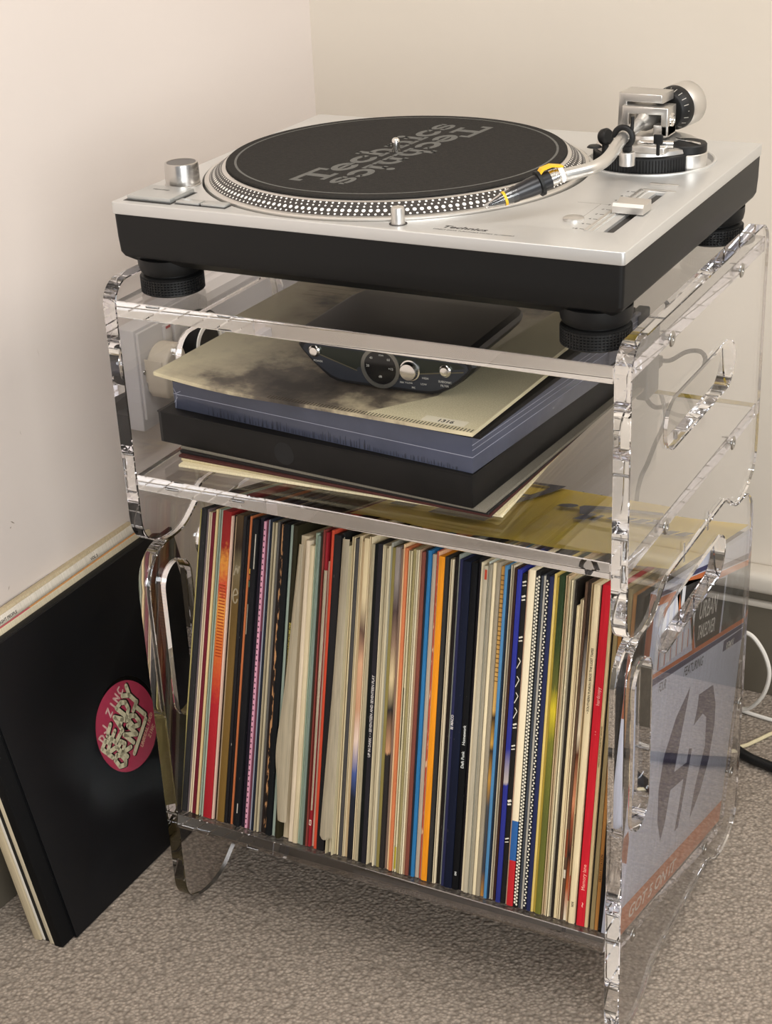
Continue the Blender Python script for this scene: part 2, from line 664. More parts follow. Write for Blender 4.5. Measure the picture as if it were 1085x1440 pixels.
# strobe and power knob
KB = obj('power_knob', LT([(0, 0), (15.6, 0), (15.6, 1.0), (14.9, 1.4), (14.6, 17), (14.2, 19.2), (13.4, 19.8), (12.6, 19.5)], c=(27, 69, 0), seg=64), mat('knob_aluminium', 'c9c6c2', 0.25, 1.0, bump=(700, .1, .0002)), T)
obj('knob_cap', LT([(12.7, 19.4), (0, 19.3)], c=(27, 69, 0), seg=48), GLOSSB, KB)
# start stop button and the two speed buttons
bm = BX(7.5, 55, 8, 49, -.2, .15)
obj('button_recess', bm, DARKG, T, smooth=0)
bm = BX(9.5, 53, 11, 47.5, 0.1, 4.0, bev=.6)
SB = obj('start_button', bm, mat('button_aluminium', 'c4c6c4', 0.35, 0.8), T)
bm = text_bm('start·stop', 4.2, thick=.05)
place(bm, Matrix.Translation((20, 34, 4.08)))
obj('lettering', bm, INK, SB, smooth=0)
for x0, lab in ((57.5, '33'), (82, '45')):
    obj('button_recess', BX(x0 - 1, x0 + 24.6, 11, 23.5, -.2, .12), DARKG, T, smooth=0)
    b = obj('speed_button', BX(x0, x0 + 23, 12.5, 22.5, 0.05, 2.4, bev=.5), MATS['button_aluminium'], T)
    bm = text_bm(lab, 3.4, thick=.05)
    place(bm, Matrix.Translation((x0 + 13, 24.6, 0.06)))
    obj('lettering', bm, INK, b, smooth=0)
# stylus lamp
LP = obj('stylus_lamp', LT([(0, -.2), (6.2, -.2), (6.2, .3), (5.3, .5), (5.3, 12.2), (4.8, 13.2), (0, 13.4)], c=(262, 17, 0), seg=40), SATIN, T)
obj('lamp_ring', LT([(7.2, 0.05), (7.0, 0.45), (5.2, 0.45)], c=(262, 17, 0), seg=40), DARKG, LP)
# maker's name
bm = text_bm('Technics', 8.4, bold=.22, xs=1.25, shear=.22, thick=.04)
place(bm, Matrix.Translation((298, 18.6, 0.06)))
obj('lettering', bm, INK, T, smooth=0)
bm = text_bm('DIRECT DRIVE TURNTABLE SYSTEM  SL-1200MK7', 3.1, xs=1.0, thick=.04)
place(bm, Matrix.Translation((294, 12.4, 0.06)))
obj('lettering', bm, INK, T, smooth=0)
# pitch fader
bm = bmesh.new()
add_box(bm, 404, 407, 44, 170, 0, .9, bev=.3)
add_box(bm, 407, 434, 168.5, 171.5, 0, .9, bev=.3)
add_box(bm, 409.5, 411, 44, 166, 0, .5, bev=.2)
PF = obj('pitch_frame', bm, SATIN, T)
obj('pitch_slot', BX(411, 428, 45, 169, -9.5, -3.0), DARKG, T, smooth=0)
obj('pitch_bed', BX(412.2, 418.6, 46.5, 167.5, -3.2, -.6), SILVER, T, smooth=0)
prof = [(95, .8), (95, 6), (97, 8.4), (101, 7.2), (104.5, 6.4), (108, 7.2), (112, 9.2), (114, 8.4), (114.5, .8)]
bm = bmesh.new()
v0 = [bm.verts.new((408, y, z)) for y, z in prof]
v1 = [bm.verts.new((433, y, z)) for y, z in prof]
for i in range(len(prof)):
    j = (i + 1) % len(prof)
    bm.faces.new((v0[i], v0[j], v1[j], v1[i]))
bm.faces.new(v0[::-1])
bm.faces.new(v1)
bmesh.ops.recalc_face_normals(bm, faces=bm.faces)
obj('pitch_fader', bm, SATIN, T, smooth=20)
for k, lab in enumerate(('+8', '6', '4', '2', '0', '2', '4', '6', '8')):
    y = 48 + k * 14.2
    bm = BX(399.5, 403, y - .4, y + .4, 0, .1)
    place(bm, Matrix.Identity(4))
    t = text_bm(lab, 4.2, align='RIGHT', thick=.04)
    place(t, Matrix.Translation((398, y - 1.5, .06)))
    me = bpy.data.meshes.new('t')
    t.to_mesh(me)
    t.free()
    bm.from_mesh(me)
    obj('scale_mark', bm, INK, PF, smooth=0)
bm = BX(370, 398.5, 118.9, 119.3, 0, .08)
add_box(bm, 389.6, 390.0, 78, 119.3, 0, .08)
obj('scale_line', bm, mat('thin_line', '8f8a84', .6), PF, smooth=0)
obj('reset_button', LT([(0, 0), (8.2, 0), (8.2, 1.6), (7.4, 2.2), (0, 2.0)], c=(386, 70, 0), seg=40), SATIN, T)
SLT = obj('quartz_plate', BX(406, 430, 187.5, 191.5, 0, 1.1, bev=.4), SATIN, T)

# tonearm base
bm = LT([(57.2, -.2), (57.2, .9), (55.6, 1.2), (54.4, .6), (53.2, -3.5), (50.5, -4.6), (0, -4.8)], c=(378, 268, 0), seg=96)
obj('arm_well', bm, SILVER, T, smooth=30)
prof = [(0, -4.6), (45.5, -4.6), (46, -4), (46, 12.6), (45.2, 13.4), (0, 13.4)]
AR = obj('height_ring', LT(prof, c=(378, 262, 0), seg=120), RUBBER, T, smooth=35)
bm = bmesh.new()
for k in range(110):
    a = 2 * math.pi * k / 110
    q = [Vector((378 + 46.05 * math.cos(a + s * .009), 262 + 46.05 * math.sin(a + s * .009), z)) for s, z in ((-1, -1), (1, -1), (1, 11), (-1, 11))]
    o4 = Vector((math.cos(a), math.sin(a), 0)) * .5
    vs = [bm.verts.new(p) for p in q]
    c1 = bm.verts.new((q[0] + q[1]) / 2 + o4)
    c2 = bm.verts.new((q[2] + q[3]) / 2 + o4)
    bm.faces.new((vs[0], c1, c2, vs[3]))
    bm.faces.new((c1, vs[1], vs[2], c2))
r = obj('knurling', bm, RUBBER, AR, smooth=0)
r['kind'] = 'stuff'
bm = LT([(0, 13.3), (43.5, 13.3), (44, 14), (43.2, 17.2), (40, 18.2), (0, 18.2)], c=(378, 262, 0), seg=96)
obj('arm_base', bm, SATIN, T)
obj('arm_platform', LT([(0, 18), (29, 18), (29, 20.5), (26, 21.5), (20, 22), (19, 24.5), (0, 24.5)], c=(376, 266, 0), seg=64), SATIN, T)
obj('cue_housing', BX(377, 409, 214, 229, 18, 24.5, bev=1.6, seg=3), SATIN, T)
obj('cue_bar', TB([(384, 221, 25.5), (400, 221, 25.5)], 2.6, seg=16, n=0), CHROME, T)
obj('cue_bar', TB([(402, 224, 24.5), (413, 226, 24.5)], 3.2, seg=16, n=0), CHROME, T)
bm = BX(399.5, 407.5, 213, 215.5, 27, 35, bev=.8)
add_box(bm, 402, 405, 213.2, 215.2, 17.5, 28, bev=.6)
obj('cue_lever', bm, BLACKP, T)
# anti-skate dial on its pod
pod = obj('anti_skate_pod', LT([(0, -4), (17.5, -4), (17.5, 11.5), (16.8, 12.2), (0, 12.2)], c=(414, 258, 0), seg=56), SATIN, T)
dial = obj('anti_skate_dial', LT([(0, 12.2), (15.5, 12.2), (17, 13), (17, 18.5), (16, 19.6), (0, 19.8)], c=(414, 258, 0), seg=56), RUBBER, T)
bm = BX(-1.2, 1.2, -15.5, 15.5, 19.7, 21.6, bev=.7)
place(bm, Matrix.Translation((414, 258, 0)) @ Matrix.Rotation(math.radians(62), 4, 'Z'))
obj('dial_bar', bm, CHROME, dial)
# arm rest and lift
obj('arm_rest_post', LT([(0, 13), (6.5, 13), (6.5, 23), (6, 24), (0, 24)], c=(384, 194, 0), seg=32), SATIN, T)
bm = BX(380.5, 387.5, 191, 197, 24, 29, bev=1)
cr = []
for q in arc(380.5, 0, 7.8, 7.8, 185, -80, 18):
    cr.append(Vector((q[0], 194, 36 + q[1])))
add_tube(bm, cr, 2.5, 10)
add_tube(bm, [Vector((387.5, 194, 40)), Vector((388, 194, 48)), Vector((388.2, 194, 53))], 1.5, 10)
obj('arm_rest', bm, RUBBER, T)
bm = LT([(0, 0), (6, 0), (7, 2), (7, 6), (5.5, 8), (0, 8)], seg=28)
place(bm, Matrix.Translation((351, 224, 27)) @ Matrix.Rotation(math.radians(70), 4, 'Y') @ Matrix.Rotation(math.radians(20), 4, 'X'))
obj('lift_cam', bm, RUBBER, T)
bm = LT([(0, 20.5), (6.5, 20.5), (5, 22), (0, 22.2)], c=(347, 216, 0), seg=20)
obj('lift_washer', bm, RUBBER, T)
obj('lift_post', LT([(3.2, 13.5), (2.6, 27), (0, 27)], c=(353, 226, 0), seg=16), RUBBER, T)
# gimbal: outer C bracket, inner frame, bearing, counterweight
PVX, PVY = 376.0, 264.0
GM = mat('gimbal_silver', 'c6c3be', 0.3, 0.9)


def yoke(x0, x1, z0, z1, y0, y1, th, legs, bev=1.4):
    """upright frame seen from the front: left leg, top bar and (when 2) right leg"""
    o2 = [(x0, z0), (x0, z1), (x1, z1), (x1, z0), (x1 - th, z0), (x1 - th, z1 - th), (x0 + th, z1 - th), (x0 + th, z0)]
    if legs == 1:
        o2 = [(x0, z0), (x0 + 1.5, z1), (x1, z1), (x1, z1 - th), (x0 + th + 1.5, z1 - th), (x0 + th, z0)]
    b = solid2d([o2], y1 - y0, bev=bev, bres=2)
    place(b, Matrix(((1, 0, 0, 0), (0, 0, 1, (y0 + y1) / 2), (0, 1, 0, 0), (0, 0, 0, 1))))
    bmesh.ops.recalc_face_normals(b, faces=b.faces)
    return b


bm = yoke(351, 392, 22, 58, 258, 284, 7.5, 1)
place(bm, Matrix.Translation((PVX, PVY, 0)) @ Matrix.Rotation(math.radians(-4), 4, 'Z') @ Matrix.Translation((-PVX, -PVY, 0)))
obj('gimbal_bracket', bm, GM, T, smooth=35)
bm = yoke(358, 399, 24, 48.5, 251, 273, 6.5, 2)
add_box(bm, 386, 399, 251, 273, 24, 34, bev=1.2)
G2 = obj('gimbal_frame', bm, GM, T, smooth=35)
bm = LT([(6, 0), (5.6, 1), (4.2, 1.1), (3.8, .4), (2.4, .5), (2.0, 1.3), (0, 1.5)], seg=28)
place(bm, Matrix.Translation((399, 262, 37)) @ Matrix.Rotation(math.radians(90), 4, 'Y'))
obj('bearing_screw', bm, CHROME, G2)
bm = LT([(0, -20), (5.2, -20), (6.2, -14), (8.6, -6), (9.2, 0), (9.2, 9), (5, 11), (5, 26), (0, 26)], seg=36)
place(bm, Matrix.Translation((PVX + .8, PVY - 3, 36)) @ Matrix.Rotation(math.radians(-90), 4, 'X'))
bmesh.ops.recalc_face_normals(bm, faces=bm.faces)
obj('arm_hub', bm, SATIN, T)
CWM = Matrix.Translation((PVX + 7, PVY + 8, 38.5)) @ Matrix.Rotation(math.radians(-14), 4, 'Z') @ Matrix.Rotation(math.radians(-88), 4, 'X')
bm = LT([(0, 14), (14.5, 14), (16, 15), (18.4, 22), (18.8, 24), (18.8, 28), (0, 28)], seg=56)
place(bm, CWM)
bmesh.ops.recalc_face_normals(bm, faces=bm.faces)
CD = obj('counterweight_dial', bm, RUBBER, T)
bm = bmesh.new()
for k in range(20):
    a = 2 * math.pi * k / 20
    L = 3.0 if k % 5 == 0 else 1.8
    for r0, r1 in ((14.8 + 3.6 - L, 18.2),):
        c0 = Vector((math.cos(a) * r0, math.sin(a) * r0, 14.95 + (r0 - 16) * 2.92 - .25 if r0 > 16 else 14.7))
        c1 = Vector((math.cos(a) * r1, math.sin(a) * r1, 14.95 + (r1 - 16) * 2.92 - .25))
        e = Vector((-math.sin(a), math.cos(a), 0)) * .28
        bm.faces.new([bm.verts.new(p) for p in (c0 - e, c0 + e, c1 + e, c1 - e)])
place(bm, CWM)
o = obj('dial_marks', bm, mat('dial_grey', 'a8a49c', .5), CD, smooth=0)
o['kind'] = 'stuff'
bm = LT([(0, 28), (18.6, 28), (19, 28.6), (19, 47), (18.2, 48.4), (0, 48.4)], seg=64)
place(bm, CWM)
bmesh.ops.recalc_face_normals(bm, faces=bm.faces)
obj('counterweight', bm, SATIN, T)
# arm tube, an S
tube = smooth_path([(376.6, 250, 36), (378, 226, 36), (380, 196, 35.6), (385, 165, 35), (390.5, 135, 34.4), (392, 113, 34), (388, 97, 33), (378, 84, 31.8), (368, 74, 30.4)], 8)
TUBE = obj('arm_tube', add_tube(bmesh.new(), tube, 5.0, 20), mat('arm_satin', 'd6d4d0', 0.28, 0.9), T)
dv = (Vector((331, 38, 15.5)) - Vector((368, 74, 30.4))).normalized()
o0 = Vector((368, 74, 30.4))
RY = dv.to_track_quat('Z', 'Y').to_matrix()


def along(prof, seg=28):
    b = LT(prof, c=o0, seg=seg, rot=RY)
    bmesh.ops.recalc_face_normals(b, faces=b.faces)
    return b


obj('arm_collar', along([(0, -9), (5.6, -9), (6.3, -8.2), (6.3, -4), (5.7, -3.4), (5.7, -1.5), (6.4, -1), (6.4, 3.4), (0, 3.4)]), CHROME, TUBE)
obj('collar_label', along([(6.5, -7.8), (6.5, -4.4)]), WHITED, TUBE)
HS = obj('headshell', along([(0, 3.4), (7.2, 3.4), (7.4, 10), (9.2, 10.4), (9.2, 12.4), (7.6, 13), (7.4, 20), (6.4, 30), (5.4, 38), (3.6, 44), (2.4, 50), (1.2, 55), (0, 56)]), mat('headshell_black', '16161a', 0.3), T)
YEL = mat('headshell_yellow', 'e8b21c', 0.4)
obj('coupling_ring', along([(7.5, 10.2), (9.9, 10.6), (9.9, 13.2), (7.5, 13.6)]), RUBBER, HS)
side = dv.cross(Vector((0, 0, 1))).normalized()          # towards the viewer's right
upv = side.cross(dv).normalized()
bm = bmesh.new()
fl = [(-6, 9.0), (4, 15), (13, 15.2), (20, 8.5), (18, 7.2), (12, 12.6), (4.5, 12.6), (-5, 7.6)]
fr = [[bm.verts.new(o0 + dv * (a * .9 - 4) + upv * (b * .72) + side * s) for a, b in fl] for s in (-3.0, 3.0)]
for i in range(len(fl)):
    j = (i + 1) % len(fl)
    bm.faces.new((fr[0][i], fr[0][j], fr[1][j], fr[1][i]))
bm.faces.new(fr[0][::-1])
bm.faces.new(fr[1])
bmesh.ops.recalc_face_normals(bm, faces=bm.faces)
o = obj('finger_lift', bm, YEL, HS, smooth=0)
o['label'] = 'yellow finger lift'
bm = bmesh.new()
add_tube(bm, smooth_path([o0 + dv * 13 + side * 3.5 - upv * 7, o0 + dv * 20 + side * 3.4 - upv * 7, o0 + dv * 30 + side * 3.4 - upv * 5.0, o0 + dv * 36 + side * 3.6 - upv * 3.6], 5), 1.1, 8)
obj('yellow_edge', bm, YEL, HS)
obj('stylus_guard', along([(6.6, 32), (6.2, 38), (4.4, 46), (2.6, 54), (1.6, 58), (0, 59), (0, 57.6), (1.0, 56.6), (2.0, 53), (3.7, 45), (5.5, 38), (5.9, 32), (6.6, 32)]), CLEAR, HS)
obj('guard_stripe', along([(5.75, 41.0), (5.35, 43.0)]), YEL, HS)

# slipmat on the platter
SM = thing('slipmat', 'charcoal felt slipmat with grey lettering lying on the turntable platter', 'slipmat', PX, PY, 11.6)
obj('felt', LT([(0, 11.7), (147.2, 11.7), (148, 12.2), (148, 13.6), (147.4, 14.2), (0, 14.2)], c=(PX, PY, 0), seg=140), mat('charcoal_felt', '33312e', 0.95, spec=0.1, bump=(900, .5, .0006), grain=('2b2927', 300, .25)), SM)
PRM = mat('felt_print', '6d6c68', 0.9, spec=.1, grain=('5f5e5a', 300, .25))
obj('printed_ring', LT([(140.6, 14.3), (138.6, 14.3)], c=(PX, PY, 0), seg=140), PRM, SM)


def technics():
    """slab lettering, cap height 28, drawn on x = 0 .. 230"""
    b = bmesh.new()
    z = 14.34

    def R(x0, x1, y0, y1):
        b.faces.new([b.verts.new(p) for p in ((x0, y0, z), (x1, y0, z), (x1, y1, z), (x0, y1, z))])

    def A(cx, cy, rx, ry, a0, a1, w):
        p0, p1 = arc(cx, cy, rx + w / 2, ry + w / 2 * .8, a0, a1, 16), arc(cx, cy, rx - w / 2, ry - w / 2 * .8, a0, a1, 16)
        for i in range(16):
            b.faces.new([b.verts.new((q[0], q[1], z)) for q in (p1[i], p0[i], p0[i + 1], p1[i + 1])])
    # T
    R(0, 44, 23, 28); R(0, 5, 17, 23); R(39, 44, 17, 23); R(18, 26, 4, 23); R(11, 33, 0, 4.5)
    # e
    A(55, 9.5, 11, 7.5, 10, 325, 7); R(47, 69, 8, 11.5)
    # c
    A(84, 9.5, 11, 7.5, 40, 325, 7); R(90, 96, 11.5, 16)
    # h
    R(101, 108, 3, 28); R(98, 104, 24, 28); R(98, 112, 0, 4); A(112, 9.5, 9, 7.5, 0, 130, 7); R(117.5, 124.5, 3, 10); R(114.5, 128, 0, 4)
    # n
    R(133, 140, 3, 19); R(130, 136, 15, 19); R(130, 144, 0, 4); A(144, 9.5, 9, 7.5, 0, 130, 7); R(149.5, 156.5, 3, 10); R(146.5, 160, 0, 4)
    # i
    R(165, 172, 3, 19); R(162, 168, 15, 19); R(162, 175.5, 0, 4); A(168.5, 25, 2, 2, 0, 360, 4)
    # c
    A(190, 9.5, 11, 7.5, 40, 325, 7); R(196, 202, 11.5, 16)
    # s
    A(216, 13.2, 8.5, 3.6, 30, 270, 5.5); A(216, 5.4, 8.5, 3.6, -150, 90, 5.5); R(223, 227, 11.5, 17); R(205, 209, 2, 7)
    return b


for k in (0, 1):
    b = technics()
    place(b, Matrix.Translation((PX, PY, 0)) @ Matrix.Rotation(math.radians(84.5 + 180 * k), 4, 'Z') @ Matrix.Translation((-116, 3.2, 0)))
    obj('lettering', b, PRM, SM, smooth=0)

# ------------------------------------------------------------------ records standing in the crate
def card(hexcol, worn=True):
    """printed card with a little wear along the spine"""
    key = 'card_' + hexcol
    if key in MATS:
        return MATS[key]
    c = lin(hexcol)
    M = mat(key, hexcol, 0.6, spec=0.16)
    nt = M.node_tree
    b = nt.nodes['Principled BSDF']
    tc = nt.nodes.new('ShaderNodeTexCoord')
    mp = nt.nodes.new('ShaderNodeMapping')
    mp.inputs['Scale'].default_value = (900, 900, 26)
    n = nt.nodes.new('ShaderNodeTexNoise')
    n.inputs['Scale'].default_value = 1.0
    n.inputs['Detail'].default_value = 3
    nt.links.new(tc.outputs['Object'], mp.inputs[0])
    nt.links.new(mp.outputs[0], n.inputs['Vector'])
    r = nt.nodes.new('ShaderNodeMapRange')
    r.inputs[1].default_value = 0.3
    r.inputs[2].default_value = 0.75
    nt.links.new(n.outputs['Fac'], r.inputs[0])
    mx = nt.nodes.new('ShaderNodeMix')
    mx.data_type = 'RGBA'
    k = 0.72
    mx.inputs[6].default_value = c
    mx.inputs[7].default_value = (c[0] * k, c[1] * k, c[2] * k * .96, 1)
    nt.links.new(r.outputs[0], mx.inputs[0])
    last = mx.outputs[2]
    if c[0] + c[1] + c[2] < 0.35:            # dark card shows white wear
        n2 = nt.nodes.new('ShaderNodeTexNoise')
        n2.inputs['Scale'].default_value = 1.0
        n2.inputs['Detail'].default_value = 5
        m2 = nt.nodes.new('ShaderNodeMapping')
        m2.inputs['Scale'].default_value = (1100, 1100, 190)
        m2.inputs['Location'].default_value = (len(MATS), 3, 7)
        nt.links.new(tc.outputs['Object'], m2.inputs[0])
        nt.links.new(m2.outputs[0], n2.inputs['Vector'])
        r2 = nt.nodes.new('ShaderNodeMapRange')
        r2.inputs[1].default_value = 0.70
        r2.inputs[2].default_value = 0.80
        r2.inputs[4].default_value = 0.55
        nt.links.new(n2.outputs['Fac'], r2.inputs[0])
        m3 = nt.nodes.new('ShaderNodeMix')
        m3.data_type = 'RGBA'
        m3.inputs[7].default_value = lin('c4bbae')
        nt.links.new(last, m3.inputs[6])
        nt.links.new(r2.outputs[0], m3.inputs[0])
        last = m3.outputs[2]
    nt.links.new(last, b.inputs['Base Color'])
    return M


def sep_xyz(nt):
    tc = nt.nodes.new('ShaderNodeTexCoord')
    s = nt.nodes.new('ShaderNodeSeparateXYZ')
    nt.links.new(tc.outputs['Object'], s.inputs[0])
    return tc, s


def mth(nt, op, a, b=None):
    n = nt.nodes.new('ShaderNodeMath')
    n.operation = op
    for i, v in enumerate((a, b)):
        if v is None:
            continue
        if isinstance(v, (int, float)):
            n.inputs[i].default_value = v
        else:
            nt.links.new(v, n.inputs[i])
    return n.outputs[0]


def band_mat(name, stops, scale=0.312, noise=0.0, nscale=(300, 300, 40), rough=0.55):
    """colour bands along the height of a spine (local z); stops: (height 0..1, colour)"""
    M = mat(name, stops[0][1], rough, spec=0.16)
    nt = M.node_tree
    b = nt.nodes['Principled BSDF']
    tc, s = sep_xyz(nt)
    h = mth(nt, 'DIVIDE', s.outputs['Z'], scale)
    if noise:
        mp = nt.nodes.new('ShaderNodeMapping')
        mp.inputs['Scale'].default_value = nscale
        n = nt.nodes.new('ShaderNodeTexNoise')
        n.inputs['Scale'].default_value = 1
        n.inputs['Detail'].default_value = 4
        nt.links.new(tc.outputs['Object'], mp.inputs[0])
        nt.links.new(mp.outputs[0], n.inputs['Vector'])
        h = mth(nt, 'ADD', h, mth(nt, 'MULTIPLY', mth(nt, 'SUBTRACT', n.outputs['Fac'], 0.5), noise))
    r = nt.nodes.new('ShaderNodeValToRGB')
    r.color_ramp.interpolation = 'CONSTANT' if not noise else 'LINEAR'
    el = r.color_ramp.elements
    el[0].position, el[0].color = stops[0][0], lin(stops[0][1])
    el[1].position, el[1].color = stops[1][0], lin(stops[1][1])
    for p, c in stops[2:]:
        e = el.new(p)
        e.color = lin(c)
    nt.links.new(h, r.inputs[0])
    nt.links.new(r.outputs[0], b.inputs['Base Color'])
    return M


def fleck_mat(name, base, fleck, scale, cut, stretch=(1, 1, .25), rough=0.5):
    M = mat(name, base, rough, spec=0.2)
    nt = M.node_tree
    b = nt.nodes['Principled BSDF']
    tc = nt.nodes.new('ShaderNodeTexCoord')
    mp = nt.nodes.new('ShaderNodeMapping')
    mp.inputs['Scale'].default_value = tuple(scale * q for q in stretch)
    n = nt.nodes.new('ShaderNodeTexNoise')
    n.inputs['Scale'].default_value = 1
    n.inputs['Detail'].default_value = 3
    nt.links.new(tc.outputs['Object'], mp.inputs[0])
    nt.links.new(mp.outputs[0], n.inputs['Vector'])
    mx = nt.nodes.new('ShaderNodeMix')
    mx.data_type = 'RGBA'
    mx.inputs[6].default_value = lin(base)
    mx.inputs[7].default_value = lin(fleck)
    r = nt.nodes.new('ShaderNodeMapRange')
    r.inputs[1].default_value = cut
    r.inputs[2].default_value = cut + .05
    nt.links.new(n.outputs['Fac'], r.inputs[0])
    nt.links.new(r.outputs[0], mx.inputs[0])
    nt.links.new(mx.outputs[2], b.inputs['Base Color'])
    return M


PATT = {
    'orange': band_mat('print_orange', [(0, '9c1f28'), (.38, 'a4242a'), (.46, 'b8462a'), (.60, 'c46a2c'), (.70, 'd08a3c'), (.76, 'b53a2c'), (.84, 'cf8a3a'), (.9, '8c2320'), (1, '84201f')], noise=.12, nscale=(260, 260, 260)),
    'bronze': band_mat('print_bronze', [(0, '74592a'), (.5, '6a5128'), (.72, '5c4724'), (.84, '6e6248'), (.9, '33261a'), (1, '4c3a24')], noise=.05),
    'scuff': fleck_mat('card_scuffed_black', '1b191a', 'b9b2a6', 420, .70),
    'tanflecks': fleck_mat('card_tan_flecks', '1c1614', 'b08258', 300, .50),
    'torn': band_mat('print_torn', [(0, '2b2725'), (.36, '2b2725'), (.37, 'b98c68'), (.5, '2a2624'), (.6, 'cdb88e'), (.7, '8a705c'), (.8, '4a3a36'), (.9, '8a8078')], noise=.03, nscale=(500, 500, 30)),
    'torn2': band_mat('print_torn_copper', [(0, 'd9cdb2'), (.1, 'a9552e'), (.2, '2c221d'), (.3, '8c4a30'), (.36, 'c98660'), (.5, '5a3220'), (.56, 'd6c6a6'), (.7, '9a938a'), (.85, '33261e')], noise=.04, nscale=(500, 500, 30)),
    'peach': band_mat('print_peach', [(0, '1f1c1b'), (.2, '20242e'), (.28, '46568a'), (.38, 'd8c0ae'), (.48, 'b98c6c'), (.62, 'c79a78'), (.72, '5a4338'), (.82, 'd0bd96')], noise=.05),
    'gold': band_mat('print_gold', [(0, 'b5803a'), (.08, '3d4048'), (.28, '4a4a4c'), (.36, 'c08e40'), (.45, '3a2f26'), (.47, 'c99a48'), (.55, '33281f'), (.57, 'cfa45c'), (.8, 'c29552'), (.95, 'b98a48')], noise=.01),
    'steel': band_mat('print_steel', [(0, '2a3440'), (.2, '3a4350'), (.36, '7a6a5e'), (.45, '6b7a92'), (.52, '8ea2bc'), (.6, '4f83ad'), (1, '3a7ab0')], noise=.04),
    'royal': band_mat('print_royal', [(0, '262c6c'), (.1, '2a2f7e'), (.36, '2a2f7e'), (.37, 'b0a49c'), (.47, '2a2f80'), (1, '2b3188')], noise=.02),
    'redblue': band_mat('print_red_blue_foot', [(0, 'b5262b'), (.1, 'b5262b'), (.14, '2d5b94'), (.26, 'e2d3b2'), (1, 'e2d3b2')]),
    'greenyellow': band_mat('print_green_yellow', [(0, '6a6a2c'), (.3, '575a2a'), (.52, '6b6a28'), (.62, 'c9b22e'), (.68, '5c5c28'), (.8, '33401f'), (.92, '2a3a20')], noise=.08, nscale=(500, 500, 30)),
    'scuffred': fleck_mat('card_scuffed_red', 'b8503a', 'e3b890', 300, .55),
    'stars': fleck_mat('card_starry_navy', '23284a', 'cfd0d4', 900, .74, (1, 1, 1)),
    'spine_red': None,
}
CARDEDGE = mat('raw_card_edge', 'd6c8a8', 0.8)


def sleeve_mesh(t, h, dpt):
    """square card sleeve: softly rounded spine at the front, slightly pinched corners"""
    bm = BX(-t / 2, t / 2, 0, dpt, 0, h, bev=min(.45, t * .3), seg=2)
    return bm


def mouth_mesh(t, h, dpt):
    """jacket with its open side to the front: two boards and a slot between them"""
    k = min(.9, t * .3)
    g = (t / 2 - k)
    pr = [(-t / 2, .5), (-t / 2 + k * .4, 0), (-g, 0), (-g * .8, 7), (g * .8, 7), (g, 0), (t / 2 - k * .4, .3), (t / 2, .8), (t / 2, dpt), (-t / 2, dpt)]
    bm = bmesh.new()
    v0 = [bm.verts.new((x, y, 0)) for x, y in pr]
    v1 = [bm.verts.new((x, y, h)) for x, y in pr]
    for i in range(len(pr)):
        j = (i + 1) % len(pr)
        bm.faces.new((v0[i], v0[j], v1[j], v1[i]))
    f0 = bm.faces.new(v0[::-1])
    f1 = bm.faces.new(v1)
    bmesh.ops.triangulate(bm, faces=[f0, f1])
    bmesh.ops.recalc_face_normals(bm, faces=bm.faces)
    return bm


def gen_label(desc, left):
    return desc + ' record sleeve in the crate, right of the ' + left + ' one'


